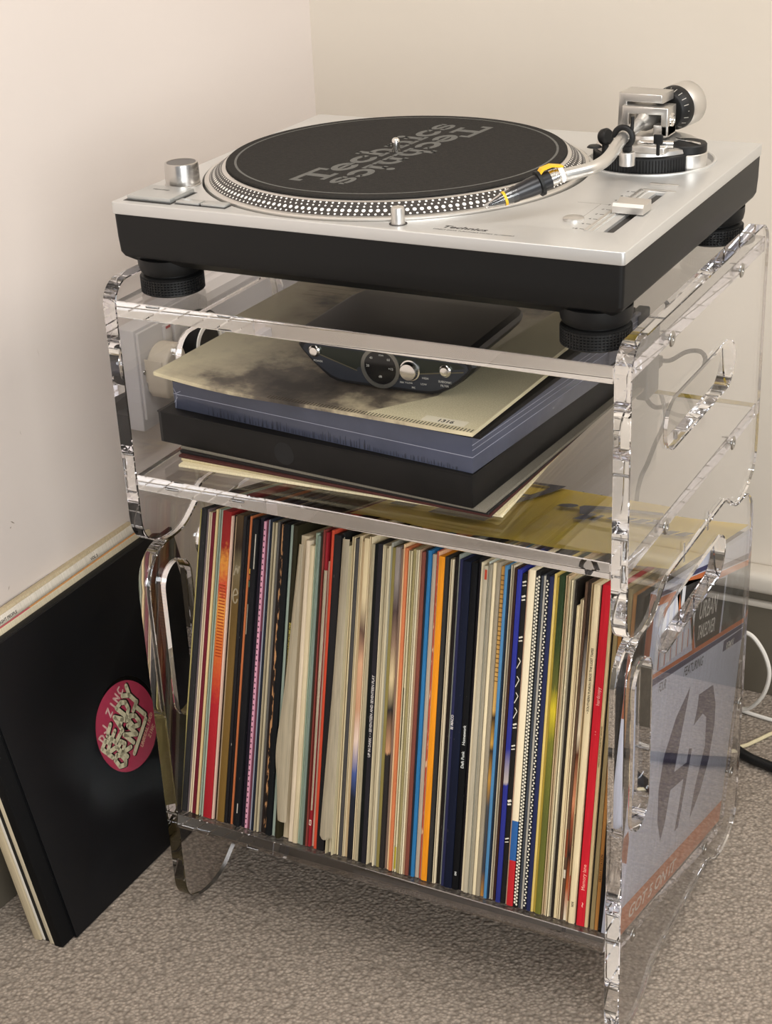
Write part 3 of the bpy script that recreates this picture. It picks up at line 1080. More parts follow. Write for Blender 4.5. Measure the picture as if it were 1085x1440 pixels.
ROWS = [
    (1.6, 3.0, 'a89a62', 'olive edged black', 'spine'),
    (3.9, 9.3, '2c2b2b', 'charcoal', 'spine'),
    (9.6, 11.0, '6d5f60', 'mauve grey', 'spine'),
    (11.2, 15.0, 'e6d3b4', 'broad ivory', 'spine'),
    (15.2, 19.1, '6a1f2b', 'maroon', 'spine'),
    (20.0, 22.3, 'd9bd8b', 'buff', 'spine'),
    (22.5, 23.6, '4a4030', 'dark olive', 'spine'),
    (23.8, 27.9, 'a9b3a0', 'sage green', 'spine'),
    (28.5, 37.7, 'c0552a', 'orange and red print', 'orange'),
    (37.9, 39.9, 'dcb9a4', 'pale pink', 'spine'),
    (40.2, 42.1, '2c1e17', 'dark brown', 'spine'),
    (42.3, 44.3, 'b59d7e', 'tan', 'spine'),
    (44.5, 52.0, '6a5128', 'broad bronze brown', 'bronze'),
    (52.3, 55.7, '26211f', 'scuffed black', 'scuff'),
    (56.1, 58.6, '1a1617', 'plain black beside orange', 'spine'),
    (58.8, 60.9, 'b8693f', 'rust orange', 'spine'),
    (61.1, 63.0, '343430', 'speckled grey black', 'scuff'),
    (63.4, 69.2, '17171a', 'wide black', 'spine'),
    (70.3, 74.1, '1d1722', 'purple black', 'spine'),
    (74.3, 76.8, 'd79aae', 'pink chequered', 'pinkdots'),
    (77.1, 80.0, '6b3a49', 'plum', 'spine'),
    (80.3, 82.0, '8d909c', 'blue grey', 'spine'),
    (82.2, 84.5, '1e232e', 'midnight blue', 'spine'),
    (84.8, 89.3, 'b9ab8e', 'stone', 'spine'),
    (89.6, 92.0, '5b5854', 'grey', 'spine'),
    (92.3, 94.5, '231a17', 'black brown', 'spine'),
    (94.7, 97.8, '7a5e45', 'black with worn tan flecks', 'tanflecks'),
    (98.1, 103.8, '121416', 'jet black', 'spine'),
    (104.2, 107.4, '98a598', 'pale green', 'spine'),
    (107.7, 109.2, '221d14', 'thin black', 'spine'),
    (109.5, 113.6, '2b2716', 'black with yellow lettering', 'yellowtext'),
    (114.2, 122.0, 'd3c0a0', 'loose ivory inner', 'open'),
    (123.0, 127.6, 'dccab0', 'light ivory', 'spine'),
    (127.9, 132.4, 'd0bf9d', 'sandy ivory', 'spine'),
    (132.7, 135.3, 'a6b59f', 'mint', 'spine'),
    (135.6, 138.3, '78867b', 'grey green', 'spine'),
    (138.5, 140.7, '32281e', 'dark umber', 'spine'),
    (141.3, 143.2, '7e3a33', 'brick red', 'spine'),
    (143.5, 146.0, '93222a', 'crimson with a tiny logo', 'logo'),
    (146.3, 149.8, 'd9bba3', 'blush ivory', 'spine'),
    (150.0, 153.0, 'c74a32', 'vermilion', 'spine'),
    (153.5, 161.1, '282229', 'flecked plum black', 'scuff'),
    (161.4, 163.6, '1c1c1c', 'white dotted black', 'whitedots'),
    (163.9, 171.5, 'bdb08f', 'curled ivory inner', 'spine'),
    (171.7, 175.2, 'd8c69e', 'pale straw', 'spine'),
    (175.6, 179.1, '4a4745', 'slate', 'spine'),
    (179.4, 181.9, 'd4c19c', 'straw', 'spine'),
    (182.1, 185.1, 'c2a983', 'camel', 'spine'),
    (185.4, 190.3, 'b98c6c', 'photo printed peach', 'peach'),
    (190.6, 193.7, 'e0ceaa', 'clean ivory', 'spine'),
    (193.9, 196.8, 'a89c80', 'greige', 'spine'),
    (197.1, 200.6, '0f1211', 'glossy black', 'spine'),
    (200.8, 205.1, '262429', 'black with white capital lettering', 'captext'),
    (205.7, 213.0, 'd4c6a6', 'widest cream', 'spine'),
    (213.2, 215.1, '98968a', 'ash grey', 'spine'),
    (215.4, 218.7, '8a7d47', 'mustard olive', 'spine'),
    (219.0, 223.1, '7c6a54', 'torn brown and cream', 'torn'),
    (223.3, 226.0, '8a7160', 'taupe brown', 'spine'),
    (226.3, 228.0, 'ecc79a', 'thin apricot', 'spine'),
    (228.3, 231.3, 'cf7a4f', 'salmon orange', 'spine'),
    (232.0, 235.4, 'dfd0aa', 'vanilla', 'spine'),
    (235.6, 236.4, '25211b', 'hairline black', 'spine'),
    (236.7, 239.4, '9a8d62', 'khaki', 'spine'),
    (239.8, 242.8, 'dccfae', 'off white', 'spine'),
    (243.1, 244.9, 'a8876b', 'fawn', 'spine'),
    (245.2, 248.7, '7d463a', 'russet', 'spine'),
    (248.9, 250.9, '1c2a38', 'ink blue', 'spine'),
    (251.2, 254.4, '2f74a8', 'sky blue', 'spine'),
    (255.0, 258.8, 'b2a28f', 'mushroom grey', 'spine'),
    (259.3, 260.7, 'c0523a', 'scuffed red', 'scuffred'),
    (260.9, 262.1, 'e9b48a', 'peach', 'spine'),
    (262.4, 268.2, 'ea9420', 'bright orange', 'spine'),
    (268.5, 272.1, '32302e', 'graphite', 'spine'),
    (273.5, 276.3, 'dccbab', 'bone', 'spine'),
    (276.8, 280.3, '1c1614', 'black', 'spine'),
    (280.5, 282.3, '8f948b', 'cool grey', 'spine'),
    (282.6, 285.8, '27294a', 'indigo with white lettering', 'indigotext'),
    (286.0, 293.7, '10162a', 'wide navy', 'spine'),
    (293.9, 299.9, '0b0c0f', 'black with homework lettering', 'homework'),
    (300.2, 302.3, '191417', 'matte black', 'spine'),
    (302.7, 305.2, 'dfd0b0', 'cream', 'spine'),
    (305.5, 309.6, 'b9ae97', 'parchment', 'spine'),
    (309.9, 310.8, 'd8dcd0', 'hairline white', 'spine'),
    (311.0, 313.9, '9c937f', 'drab', 'spine'),
    (314.4, 317.3, 'e8d7b2', 'warm ivory', 'spine'),
    (317.8, 321.3, '9d917c', 'pebble grey', 'spine'),
    (321.6, 325.4, 'c79a52', 'golden tan', 'gold'),
    (325.7, 328.7, '4f83ad', 'steel blue', 'spine'),
    (329.0, 330.0, '24303f', 'thin navy', 'spine'),
    (330.6, 334.1, 'd3c6ac', 'chalky cream', 'spine'),
    (334.6, 337.2, '3a231d', 'chocolate', 'spine'),
    (338.0, 342.2, '2a2f7e', 'royal blue', 'royal'),
    (342.4, 346.9, '1e1c1b', 'black and white artwork', 'bwart'),
    (347.1, 348.5, 'c6a48c', 'rose beige', 'spine'),
    (348.7, 354.6, 'e2d3b2', 'cream with red and blue foot', 'redblue'),
    (355.0, 359.6, '1b1a19', 'black and white chequered', 'checker'),
    (359.9, 362.2, '3e4249', 'gunmetal', 'spine'),
    (362.4, 364.3, 'a9a397', 'silver grey', 'spine'),
    (364.6, 367.7, '1f2028', 'white dotted navy', 'whitedots2'),
    (367.9, 371.6, '252a4c', 'starry navy', 'stars'),
    (371.8, 374.1, 'dcc06e', 'pale yellow', 'spine'),
    (374.3, 376.5, 'b49a41', 'ochre', 'spine'),
    (376.8, 381.8, '4b4e26', 'green and yellow', 'greenyellow'),
    (382.2, 385.5, 'cfb48e', 'sand', 'spine'),
    (385.9, 389.1, 'd8c9a5', 'ecru', 'spine'),
    (389.4, 390.9, '9a9381', 'weathered grey', 'spine'),
    (391.2, 393.3, '2a241e', 'shadow black', 'spine'),
    (393.7, 396.3, 'dac69c', 'mellow ivory', 'spine'),
    (396.6, 399.6, 'decaa3', 'butter cream', 'spine'),
    (399.9, 402.2, '5b4535', 'walnut', 'spine'),
    (402.4, 405.3, 'b87e5e', 'tattered copper', 'torn2'),
    (405.5, 408.3, 'd1b78d', 'wheat', 'spine'),
    (408.5, 413.8, 'e6d3ab', 'cream with black side lettering', 'creamtext'),
    (414.1, 414.9, '54221c', 'oxblood', 'spine'),
    (415.8, 423.2, 'c8202e', 'bright red', 'redtext'),
    (423.4, 426.2, 'cbb185', 'cream lettered', 'sidetext'),
    (426.4, 428.3, '26211d', 'ebony', 'spine'),
    (428.6, 432.2, '8f7d58', 'khaki brown', 'spine'),
    (432.5, 436.0, 'a8743c', 'tan with orange lettering', 'orangetext'),
    (436.3, 442.8, '141314', 'thick gloss black', 'spine')]
SPINES = []
GRP = 'records standing in the acrylic crate'


def sleeve(x0, x1, hexcol, desc, kind, prev, short=0.0, yoff=None):
    t = x1 - x0
    xm = (x0 + x1) / 2
    lean = 4.0 - 8.0 * min(1.0, xm / 230.0)
    h = 311.5 + random.uniform(-3.5, 2.0) - short
    yo = (random.uniform(-.5, 2.6) if t < 4 else random.uniform(-1.0, .4)) if yoff is None else yoff
    c3 = lin(hexcol)
    mouth = kind == 'spine' and t > 2.4 and c3[2] > .26 and (c3[0] + c3[1] > .75) and random.random() < .6
    a = math.atan(lean / 157.0)
    M = TILT @ Matrix.Translation((xm - lean, yo, 0.3)) @ Matrix.Rotation(a, 4, 'Y')
    loc = M.to_translation()
    M2 = M.to_3x3().to_4x4()
    r = thing('record_sleeve', '', 'record sleeve', loc.x, loc.y, loc.z, rot=M.to_3x3(), group=GRP)
    r['label'] = ('%s record sleeve in the crate, right of the %s one' % (desc, prev)) if prev else ('%s record sleeve, leftmost in the crate' % desc)
    m = PATT.get(kind) or card(hexcol)
    s = obj('jacket', (mouth_mesh if mouth else sleeve_mesh)(t, h, 312 - yo), m, r, local=True, smooth=40)
    if mouth:
        obj('paper_inner', BX(-t * .12, t * .12, 2.5 + random.random() * 2, 290, 1.5, h - 3 - random.random() * 3), card('cfc2a4'), r, local=True, smooth=0)
    z = -0.12

    def fr(u, v):                         # spine face: u across, v up
        return Vector((u, z, v))
    if kind in ('pinkdots', 'whitedots', 'whitedots2'):
        bm = bmesh.new()
        st = 3.6 if kind == 'pinkdots' else 3.1
        if kind == 'pinkdots':
            k = 4.0
            while k < h - 4:
                for q in (-.25, .25):
                    add_poly(bm, [(-t * .26, k + q), (t * .26, k + q), (t * .26, k + q + 1.0), (-t * .26, k + q + 1.0)], frame=fr)
                k += 5.6
            o = obj('print', bm, card('3a2030'), r, local=True, smooth=0)
        else:
            k = 4.0
            j = 0
            while k < h - 4:
                u = (t * .16 if j % 2 else -t * .16) if kind == 'whitedots2' else t * .12
                rr = min(1.0, t * .28)
                bm.faces.new([bm.verts.new(fr(u + rr * math.cos(q * math.pi / 4), k + rr * math.sin(q * math.pi / 4))) for q in range(8)])
                k += 3.2 if kind == 'whitedots' else 2.6
                j += 1
            o = obj('print', bm, card('e6dfcc'), r, local=True, smooth=0)
        o['kind'] = 'stuff'
    elif kind == 'checker':
        bm = bmesh.new()
        k = 3.0
        j = 0
        while k < h - 4:
            u = -t * .2 if j % 2 else t * .2
            add_poly(bm, [(u, k - 1.35), (u + 1.1, k), (u, k + 1.35), (u - 1.1, k)], frame=fr)
            k += 1.62
            j += 1
        o = obj('print', bm, card('e9e2cd'), r, local=True, smooth=0)
        o['kind'] = 'stuff'
    elif kind == 'bwart':
        bm = bmesh.new()
        for v, wv in ((300, 2.5), (287, 3), (250, 2.6), (98, 4), (150, 2.2), (170, 2.6), (62, 2)):
            add_stroke(bm, [(-t * .35, v), (t * .4, v + 1.5)], wv * .55, caps=False, frame=fr)
            add_stroke(bm, [(-t * .35, v - 3), (t * .4, v - 2)], wv * .4, caps=False, frame=fr)
        for v in (205, 190, 176, 222):
            add_stroke(bm, [(-t * .4, v), (t * .3, v + 7), (-t * .2, v + 10)], .7, caps=False, frame=fr)
        o = obj('print', bm, card('e4ddcd'), r, local=True, smooth=0)
        o['kind'] = 'stuff'
    elif kind in TXT:
        for body, size, v, col, bold in TXT[kind]:
            bm = text_bm(body, size, bold=bold, thick=.04)
            place(bm, Matrix(((0, -1, 0, size * .36), (0, 0, 1, z), (1, 0, 0, v), (0, 0, 0, 1))))
            obj('lettering', bm, card(col), r, local=True, smooth=0)
    if kind == 'logo':
        bm = solid2d([rrect(-1.1, 1.1, 22, 27.5, .3, 2), rrect(-.6, .6, 22.7, 26.8, .3, 2)], .05)
        place(bm, Matrix(((1, 0, 0, 0), (0, 0, 1, z), (0, 1, 0, 0), (0, 0, 0, 1))))
        obj('logo', bm, card('e8dcc8'), r, local=True, smooth=0)
    if ds_flap.get(desc):
        # loose paper inner that fans out at the front, ending short of the shelf
        bm = bmesh.new()
        g = []
        for p in smooth_path([(xl, xr, v) for v, xl, xr in ds_flap[desc]], 5):
            g.append([bm.verts.new((p.x + (p.y - p.x) * i / 5, -yo - 2.2 - 2.4 * math.sin(math.pi * (i + 1) / 7), p.z)) for i in range(6)])
        for a2, b2 in zip(g[:-1], g[1:]):
            for i in range(5):
                bm.faces.new((a2[i], a2[i + 1], b2[i + 1], b2[i]))
        bmesh.ops.solidify(bm, geom=bm.faces[:], thickness=.35)
        bmesh.ops.recalc_face_normals(bm, faces=bm.faces)
        obj('loose_paper', bm, card('d6c9af'), r, local=True)
    for zc, zh, xc, wd, col in MARKS.get(desc, ()):
        bm = bmesh.new()
        add_poly(bm, [(xc - wd / 2, zc), (xc + wd / 2, zc), (xc + wd / 2, zc + zh), (xc - wd / 2, zc + zh)], frame=fr)
        obj('print', bm, card(col), r, local=True, smooth=0)
    if desc == 'broad bronze brown':
        bm = bmesh.new()
        for st in (arc(0.3, 232, 2.6, 7, 20, 340, 18), [(-2.2, 232), (2.6, 234)], [(-3, 252), (-.5, 262), (1, 254), (2.6, 262)]):
            add_stroke(bm, st, 1.5, caps=False, frame=fr)
        o = obj('lettering', bm, card('a0937a'), r, local=True, smooth=0)
    SPINES.append(r)
    return r


ds_flap = {
    'loose ivory inner': [(20, -5, 3.2), (24, -6.5, 3.5), (60, -9.5, 3.5), (92, -12.5, 3.6), (150, -7.5, 3.7), (220, -4.0, 3.8), (296, -.5, 3.8)],
    'curled ivory inner': [(14, -8.0, -2.5), (17, -9.6, 1.0), (24, -10, 3.4), (90, -8.0, 3.6), (180, -5.2, 3.7), (309, -3.4, 3.7)],
    'blush ivory': [(40, -1.2, .6), (150, -1.8, 1.2), (276, -1.9, 1.7)],
}
MARKS = {
    'speckled grey black': ((256, 5, 0, 1.4, 'd9a640'), (250, 5, 0, 1.3, 'b8603a'), (243, 6, 0, 1.3, '4f7a63'), (196, 30, .1, .9, 'b9b09e')),
    'parchment': ((296, 9, .6, 2.2, 'b8442e'),),
    'golden tan': tuple((205 + k * 4.2, .8, 0, 3.4, '6a4a22') for k in range(24)),
    'orange and red print': tuple((168 + k * 3.1, 1.0, .6, 7.0, '9c3a1c') for k in range(24)),
    'vanilla': ((120, 60, .6, .7, '2a2620'), (3, 22, .8, 1.7, 'a89a2c')),
    'wide black': ((262, 34, .8, 1.1, 'b8b2a4'), (14, 10, 0, .9, 'c8c0b4')),
    'plum': ((172, 30, 0, 2.4, '4a1c3a'),),
    'white dotted black': ((8, 40, 1.0, 1.4, '2c4c78'),),
    'walnut': ((60, 26, 0, 2.0, '7a3a22'), (40, 8, 0, 2.0, 'c8bda8')),
    'wheat': ((72, 30, -.2, .8, '6a5a44'), (20, 24, -.4, .9, '9a3a2a')),
    'sand': ((6, 40, .3, .5, '8a7350'),),
}
TXT = {
    'yellowtext': [('SUBTERRANEAN SOUNDS VOLUME ONE', 2.9, 165, 'c2b25a', .06)],
    'captext': [('UP IN DARK • • SEVENTEEN AND SEVENTEEN PLAY', 3.5, 106, 'cfc8c4', .06)],
    'indigotext': [('BJ MACO', 3.4, 152, 'd6d0cc', .08)],
    'homework': [('Daft Punk', 4.0, 118, 'd2d4d0', .07), ('Homework', 4.0, 140, 'd2d4d0', .07), ('EMI', 2.6, 14, 'cfd0cc', .05)],
    'redtext': [('hardcopy', 4.4, 205, 'e9a8a0', .03), ('Memory lane', 4.6, 34, 'f2a090', .05), ('~', 8, 18, 'f2b0a0', .1), ('• •', 4, 178, 'e08078', 0)],
    'creamtext': [('• SOUTHERN FUNKIN BROS THE LOST TAPES', 2.9, 196, '3c352c', .05), ('SIDE', 2.6, 16, '3c352c', .05)],
    'sidetext': [('VARIOUS ARTISTS COLLECTED GROOVES', 2.0, 150, '5a4a36', .03)],
    'orangetext': [('HEAVY ROTATION', 3.0, 46, '4a3018', .05)],
}
prev = None
for x0, x1, hx, ds, kd in ROWS:
    special = {'curled ivory inner': dict(yoff=-3.0, short=6), 'widest cream': dict(short=-1.5), 'loose ivory inner': dict(short=10, yoff=6),
               'clean ivory': dict(short=-2), 'grey green': dict(short=6), 'light ivory': dict(short=12), 'sandy ivory': dict(short=14),
               'blush ivory': dict(short=30, yoff=4), 'butter cream': dict(short=14), 'mellow ivory': dict(short=22), 'vermilion': dict(short=-1)}.get(ds, {})
    sleeve(x0, x1, hx, ds, kd, prev, **special)
    prev = ds
for r in SPINES:
    if len(r['label'].replace(',', '').split()) > 16:
        r['label'] = r['label'].replace(' in the crate', '')

# the sleeve against the right hand panel: lilac with a big navy emblem
M = TILT @ Matrix.Translation((446.4, -1.0, 0.3))
loc = M.to_translation()
A7 = thing('record_sleeve', 'lilac record sleeve with navy emblem and orange strip, against the right crate panel', 'record sleeve', loc.x, loc.y, loc.z, rot=M.to_3x3(), group=GRP)
obj('jacket', sleeve_mesh(5.4, 313, 313), card('b9bccb'), A7, local=True)


def art(name, polys, m, lift=0.12, parent=None):
    bm = bmesh.new()
    for pl in polys:
        add_poly(bm, pl, frame=lambda u, v: Vector((2.7 + lift, u, v)))
    bmesh.ops.recalc_face_normals(bm, faces=bm.faces)
    return obj(name, bm, m, parent or A7, local=True, smooth=0)


NAVY, ORG, LIL = card('3a3a5c'), card('c06a3c'), card('c9ccda')
art('printed_band', [[(2, 309), (311, 284), (311, 290), (2, 315 - 2.5)]], NAVY)
art('printed_band', [[(2, 301), (311, 277), (311, 283), (2, 308)]], ORG)
art('printed_band', [[(2, 235), (311, 216), (311, 221), (2, 239)], [(130, 231), (138, 230), (100, 301), (92, 302)]], ORG, .16)
art('printed_band', [[(2, 228), (311, 211), (311, 215.5), (2, 234.5)]], NAVY)
art('printed_panel', [[(140, 231), (219, 226), (219, 282), (98, 300)]], card('2a2828'))
art('printed_panel', [[(225, 226), (309, 221), (308, 278), (225, 284)]], fleck_mat('photo_print_dark', '2a2c2c', '4a4e4c', 40, .5, (1, 1, 1)))
art('printed_panel', [[(241, 202), (312, 198), (312, 210), (241, 213)]], NAVY)
# tall letters between the bands
bm = bmesh.new()
for k in range(7):
    u = 14 + k * 17
    add_poly(bm, [(u, 240), (u + 11, 239), (u + 8, 298 - k), (u - 2, 299 - k)], frame=lambda a, b: Vector((2.86, a, b)))
bmesh.ops.recalc_face_normals(bm, faces=bm.faces)
o = obj('tall_letters', bm, card('d6d6da'), A7, local=True, smooth=0)
bm = bmesh.new()
for k in range(7):
    u = 26 + k * 17
    add_poly(bm, [(u, 239), (u + 2, 239), (u - 1, 262 - k), (u - 3, 262 - k)], frame=lambda a, b: Vector((2.9, a, b)))
bmesh.ops.recalc_face_normals(bm, faces=bm.faces)
obj('letter_shade', bm, ORG, A7, local=True, smooth=0)


def side_text(body, size, u, v, col, xs=1.0, bold=.1, rot=0.0, lift=.22, shear=0.0):
    b = text_bm(body, size, bold=bold, xs=xs, thick=.04, shear=shear)
    place(b, Matrix(((0, 0, 1, 2.7 + lift), (1, 0, 0, u), (0, 1, 0, v), (0, 0, 0, 1))) @ Matrix.Rotation(math.radians(rot), 4, 'Z'))
    return obj('lettering', b, card(col), A7, local=True, smooth=0)


side_text('URBAN', 25, 139, 258, 'd8d4cc', xs=.72, rot=-5)
side_text('TAKEOVER', 20, 141, 238, 'd8d4cc', xs=.58, rot=-4)
side_text('REMIX', 11, 252, 201, 'd8d4cc', xs=.9, rot=-3)
side_text('FOUR', 13, 36, 216, '3a3a42', xs=.62, rot=-4)
side_text('FEATURING', 13, 110, 211, '3a3a42', xs=.9, rot=-4)
P1 = [(138, 194), (102, 174), (77, 144), (72, 114), (81, 79), (97, 56), (106, 74), (111, 101), (152, 99), (142, 49), (153, 50), (170, 124), (159, 127), (156, 114), (117, 117), (136, 185)]
P2 = [(172, 177), (220, 174), (238, 150), (244, 127), (238, 92), (220, 65), (191, 44), (197, 75), (217, 112), (209, 144), (194, 152), (166, 148), (172, 164)]
art('emblem', [P1, P2], card('3d3a58'))
art('printed_band', [[(-.0, 0.6), (312, 0.6), (312, 23), (-.0, 28)]], card('bd6a40'))
side_text('GOT 5 ON IT', 17, 20, 9, 'd9c9bb', xs=1.35, rot=-2, bold=.3, shear=.2)
bm = bmesh.new()
add_poly(bm, [(-2.4, 70), (2.4, 70), (2.4, 92), (1.0, 100), (-2.4, 92)], frame=lambda u, v: Vector((u, -.14, v)))
add_poly(bm, [(-2.4, 205), (2.4, 205), (2.4, 312), (-2.4, 312)], frame=lambda u, v: Vector((u, -.14, v)))
obj('printed_band', bm, card('8a4a30'), A7, local=True, smooth=0)

# yellow printed sheet lying on the record tops
M = TILT @ Matrix.Translation((0, 0, 314.0))
loc = M @ Vector((300, 190, 0))
YS = thing('yellow_sleeve', 'yellow record sleeve with a dark figure, lying on top of the crate records', 'record sleeve', loc.x, loc.y, loc.z, rot=M.to_3x3())


def yl(x, s, t=0.0):
    return Vector((x - 300, s - 190, t))


bm = bmesh.new()
nx, ny = 30, 26
gr = []
for j in range(ny + 1):
    row = []
    for i in range(nx + 1):
        x = 148 + 293 * i / nx
        sf = 36 + 5 * (x - 148) / 150 + max(0, x - 298) * .22
        sb = 300 + 18 * max(0, (x - 380) / 61)
        s = sf + (sb - sf) * j / ny
        dz = 1.2 + 1.6 * math.sin(i * .5) * math.sin(j * .22 + 1) * (1 - j / ny) + (3.0 * math.exp(-((x - 320) / 12) ** 2) * math.exp(-((s - 100) / 24) ** 2))
        row.append(bm.verts.new(yl(x, s, max(0.2, dz))))
    gr.append(row)
for j in range(ny):
    for i in range(nx):
        bm.faces.new((gr[j][i], gr[j][i + 1], gr[j + 1][i + 1], gr[j + 1][i]))
bmesh.ops.solidify(bm, geom=bm.faces[:], thickness=-.8)
bmesh.ops.recalc_face_normals(bm, faces=bm.faces)
obj('printed_cover', bm, mat('yellow_print', 'fde03c', .38, spec=.4), YS, local=True)
PR = card('4b4a50')


def yart(name, polys, m=None):
    bm = bmesh.new()
    for pl in polys:
        add_poly(bm, pl, frame=lambda u, v: yl(u, v, 4.2))
    return obj(name, bm, m or PR, YS, local=True, smooth=0)


yart('printed_figure', [[(288, 205), (290, 216), (296, 223), (303, 224), (307, 218), (304, 208), (297, 203)],
                        [(308, 217), (310, 226), (330, 238), (372, 252), (378, 240), (342, 228), (326, 217), (326, 186), (320, 186)],
                        [(322, 160), (326, 198), (334, 198), (333, 164)], [(336, 166), (338, 196), (342, 196), (342, 168)]])
yart('printed_frame', [[(150, 292), (236, 296), (262, 301), (262, 262), (250, 140), (242, 140), (252, 262), (250, 284), (236, 284), (150, 278)], [(150, 200), (150, 212), (250, 232), (250, 222)],
                       [(196, 150), (202, 150), (214, 290), (206, 290)], [(150, 150), (150, 160), (246, 176), (246, 168)], [(162, 90), (162, 120), (186, 124), (186, 92)], [(206, 84), (206, 122), (262, 128), (262, 88)]])
for k in range(5):
    yart('printed_panel', [[(346 + k * 13, 184 + k * 4), (352 + k * 13, 206 + k * 4), (361 + k * 13, 209 + k * 4), (356 + k * 13, 186 + k * 4)]])

# ------------------------------------------------------------------ the pile on the middle shelf
def box_set(name, label, ox, oy, z0, z1, ang, w, dpt, m, cat='box set'):
    R = Matrix.Rotation(math.radians(ang), 3, 'Z')
    t = thing(name, label, cat, ox, oy, z0, rot=R)
    return t


def pile_sleeve(label, ox, oy, z0, th, ang, hexcol, w=313, dpt=313):
    t = thing('record_sleeve', label, 'record sleeve', ox, oy, z0, rot=Matrix.Rotation(math.radians(ang), 3, 'Z'), group='sleeves in the pile on the shelf')
    bm = BX(0, w, 0, dpt, 0, th, bev=min(.5, th * .3))
    obj('jacket', bm, card(hexcol), t, local=True)
    return t


z = -245.8
pile_sleeve('cream record sleeve at the very bottom of the pile on the middle shelf', 27, 18.5, z, 2.6, 2.5, 'e0d3b0')
pile_sleeve('ivory record sleeve second from the bottom of the shelf pile', 25, 26, z + 2.7, 2.4, .5, 'cbbd98')
pile_sleeve('maroon edged record sleeve third from the bottom of the shelf pile', 22, 27, z + 5.2, 2.6, -1.5, '4a2a26')
pile_sleeve('black record sleeve directly under the black box on the shelf', 21, 31, z + 7.9, 2.6, -2.5, '262322')
pile_sleeve('grey record sleeve fourth from the bottom of the shelf pile', 20, 34, z + 10.6, 2.9, -3.5, '7a7468')
# black box set
zb = -232.2
BB = thing('record_box_set', 'matte black record box under the blue shrink-wrapped box', 'box set', -7, 36.5, zb, rot=Matrix.Rotation(math.radians(-4.2), 3, 'Z'))
BXM = mat('black_box_card', '161413', .5, spec=.25, bump=(300, .15, .0004), grain=('100f0e', 30, .2))
bm = BX(0, 330, 0, 316, 0, 29.2, bev=1.0)
obj('box_tray', bm, BXM, BB, local=True)
bm = BX(-.8, 330.8, -.8, 317, 29.2, 30.4, bev=.4)
obj('box_lid', bm, BXM, BB, local=True)
bm = LT([(10.5, 0), (10.5, .12), (0, .12)], seg=32)
place(bm, Matrix.Translation((143, -.05, 14)) @ Matrix.Rotation(math.radians(90), 4, 'X'))
obj('thumb_cut', bm, mat('thumb_dark', '0b0a0a', .7), BB, local=True)
# blue box set in shrink wrap
zc = -201.6
BL = thing('record_box_set', 'slate blue record box in clear shrink wrap, between black box and sleeves', 'box set', 9.5, 46, zc, rot=Matrix.Rotation(math.radians(-5.8), 3, 'Z'))
BLM = mat('blue_box_card', '4b4f60', .34, spec=.4, coat=.2, bump=(160, .25, .0006), grain=('404453', 25, .2))
obj('box_case', BX(0, 314, 0, 314, 0, 31.6, bev=.8), BLM, BL, local=True)
bm = BX(-.25, 314.25, -.25, 314.25, 14.2, 14.7)
for y in (20.5, 25.0):
    add_box(bm, 314.05, 314.3, -.1, 314, y, y + .5)
obj('wrap_seam', bm, mat('wrap_line', '9a9cab', .3), BL, local=True, smooth=0)
bm = bmesh.new()
for k in range(95):
    x = 40 + 262 * (k + random.random()) / 95
    hgt = random.uniform(3, 9) * (1 if x < 215 else .6)
    add_poly(bm, [(x - .35, 1.0), (x + .35, 1.0), (x + .12, 1 + hgt), (x - .12, 1 + hgt)], frame=lambda u, v: Vector((u, -.3, v)))
o = obj('wrap_creases', bm, mat('wrap_crease', '23252f', .35), BL, local=True, smooth=0)
o['kind'] = 'stuff'
bm = bmesh.new()
for (x, y0, x2, y1) in ((2, 1, 4, 15), (4, 15, 1, 20), (3, 15, 9, 18), (1, 6, 5, 12), (5, 14, 12, 14.5)):
    add_stroke(bm, [(x, y0), (x2, y1)], .6, frame=lambda u, v: Vector((u, -.4, v)))
o = obj('wrap_pucker', bm, MATS['wrap_line'], BL, local=True, smooth=0)
o['kind'] = 'stuff'

# open black gatefold, then the photo printed sleeve that carries the pre-amplifier
pile_sleeve('black record sleeve between the blue box and the photo printed sleeve', 19, 33, -169.8, 4.6, -3.6, '201d1b', 311, 311)
PH = thing('photo_sleeve', 'grey photo printed record sleeve on the shelf pile, under the pre-amplifier', 'record sleeve', 14.5, 13.5, -164.8, rot=Matrix.Rotation(math.radians(-1.8), 3, 'Z'), group='sleeves in the pile on the shelf')


def photo_mat():
    M = mat('sepia_photo_print', 'b3a68a', .4, spec=.4)
    nt = M.node_tree
    b = nt.nodes['Principled BSDF']
    tc, s = sep_xyz(nt)
    n = nt.nodes.new('ShaderNodeTexNoise')
    n.inputs['Scale'].default_value = 9
    n.inputs['Detail'].default_value = 7
    n.inputs['Roughness'].default_value = .62
    nt.links.new(tc.outputs['Object'], n.inputs['Vector'])
    # light left and right margins, dark figure in the middle
    d = mth(nt, 'ABSOLUTE', mth(nt, 'SUBTRACT', s.outputs['X'], 0.150))
    g = mth(nt, 'MULTIPLY', d, 5.0)
    v = mth(nt, 'ADD', mth(nt, 'SUBTRACT', g, 0.74), mth(nt, 'MULTIPLY', n.outputs['Fac'], 2.0))
    r = nt.nodes.new('ShaderNodeValToRGB')
    el = r.color_ramp.elements
    el[0].position, el[0].color = .30, lin('2b2723')
    el[1].position, el[1].color = .95, lin('d2c6a4')
    e = el.new(.5)
    e.color = lin('5e554a')
    e = el.new(.68)
    e.color = lin('b3a68a')
    nt.links.new(v, r.inputs[0])
    nt.links.new(r.outputs[0], b.inputs['Base Color'])
    return M


PHM = photo_mat()
bm = bmesh.new()
g0, g1 = [], []


def lift(x):
    return 6.5 * max(0.0, (90 - x) / 90.0) ** 1.6


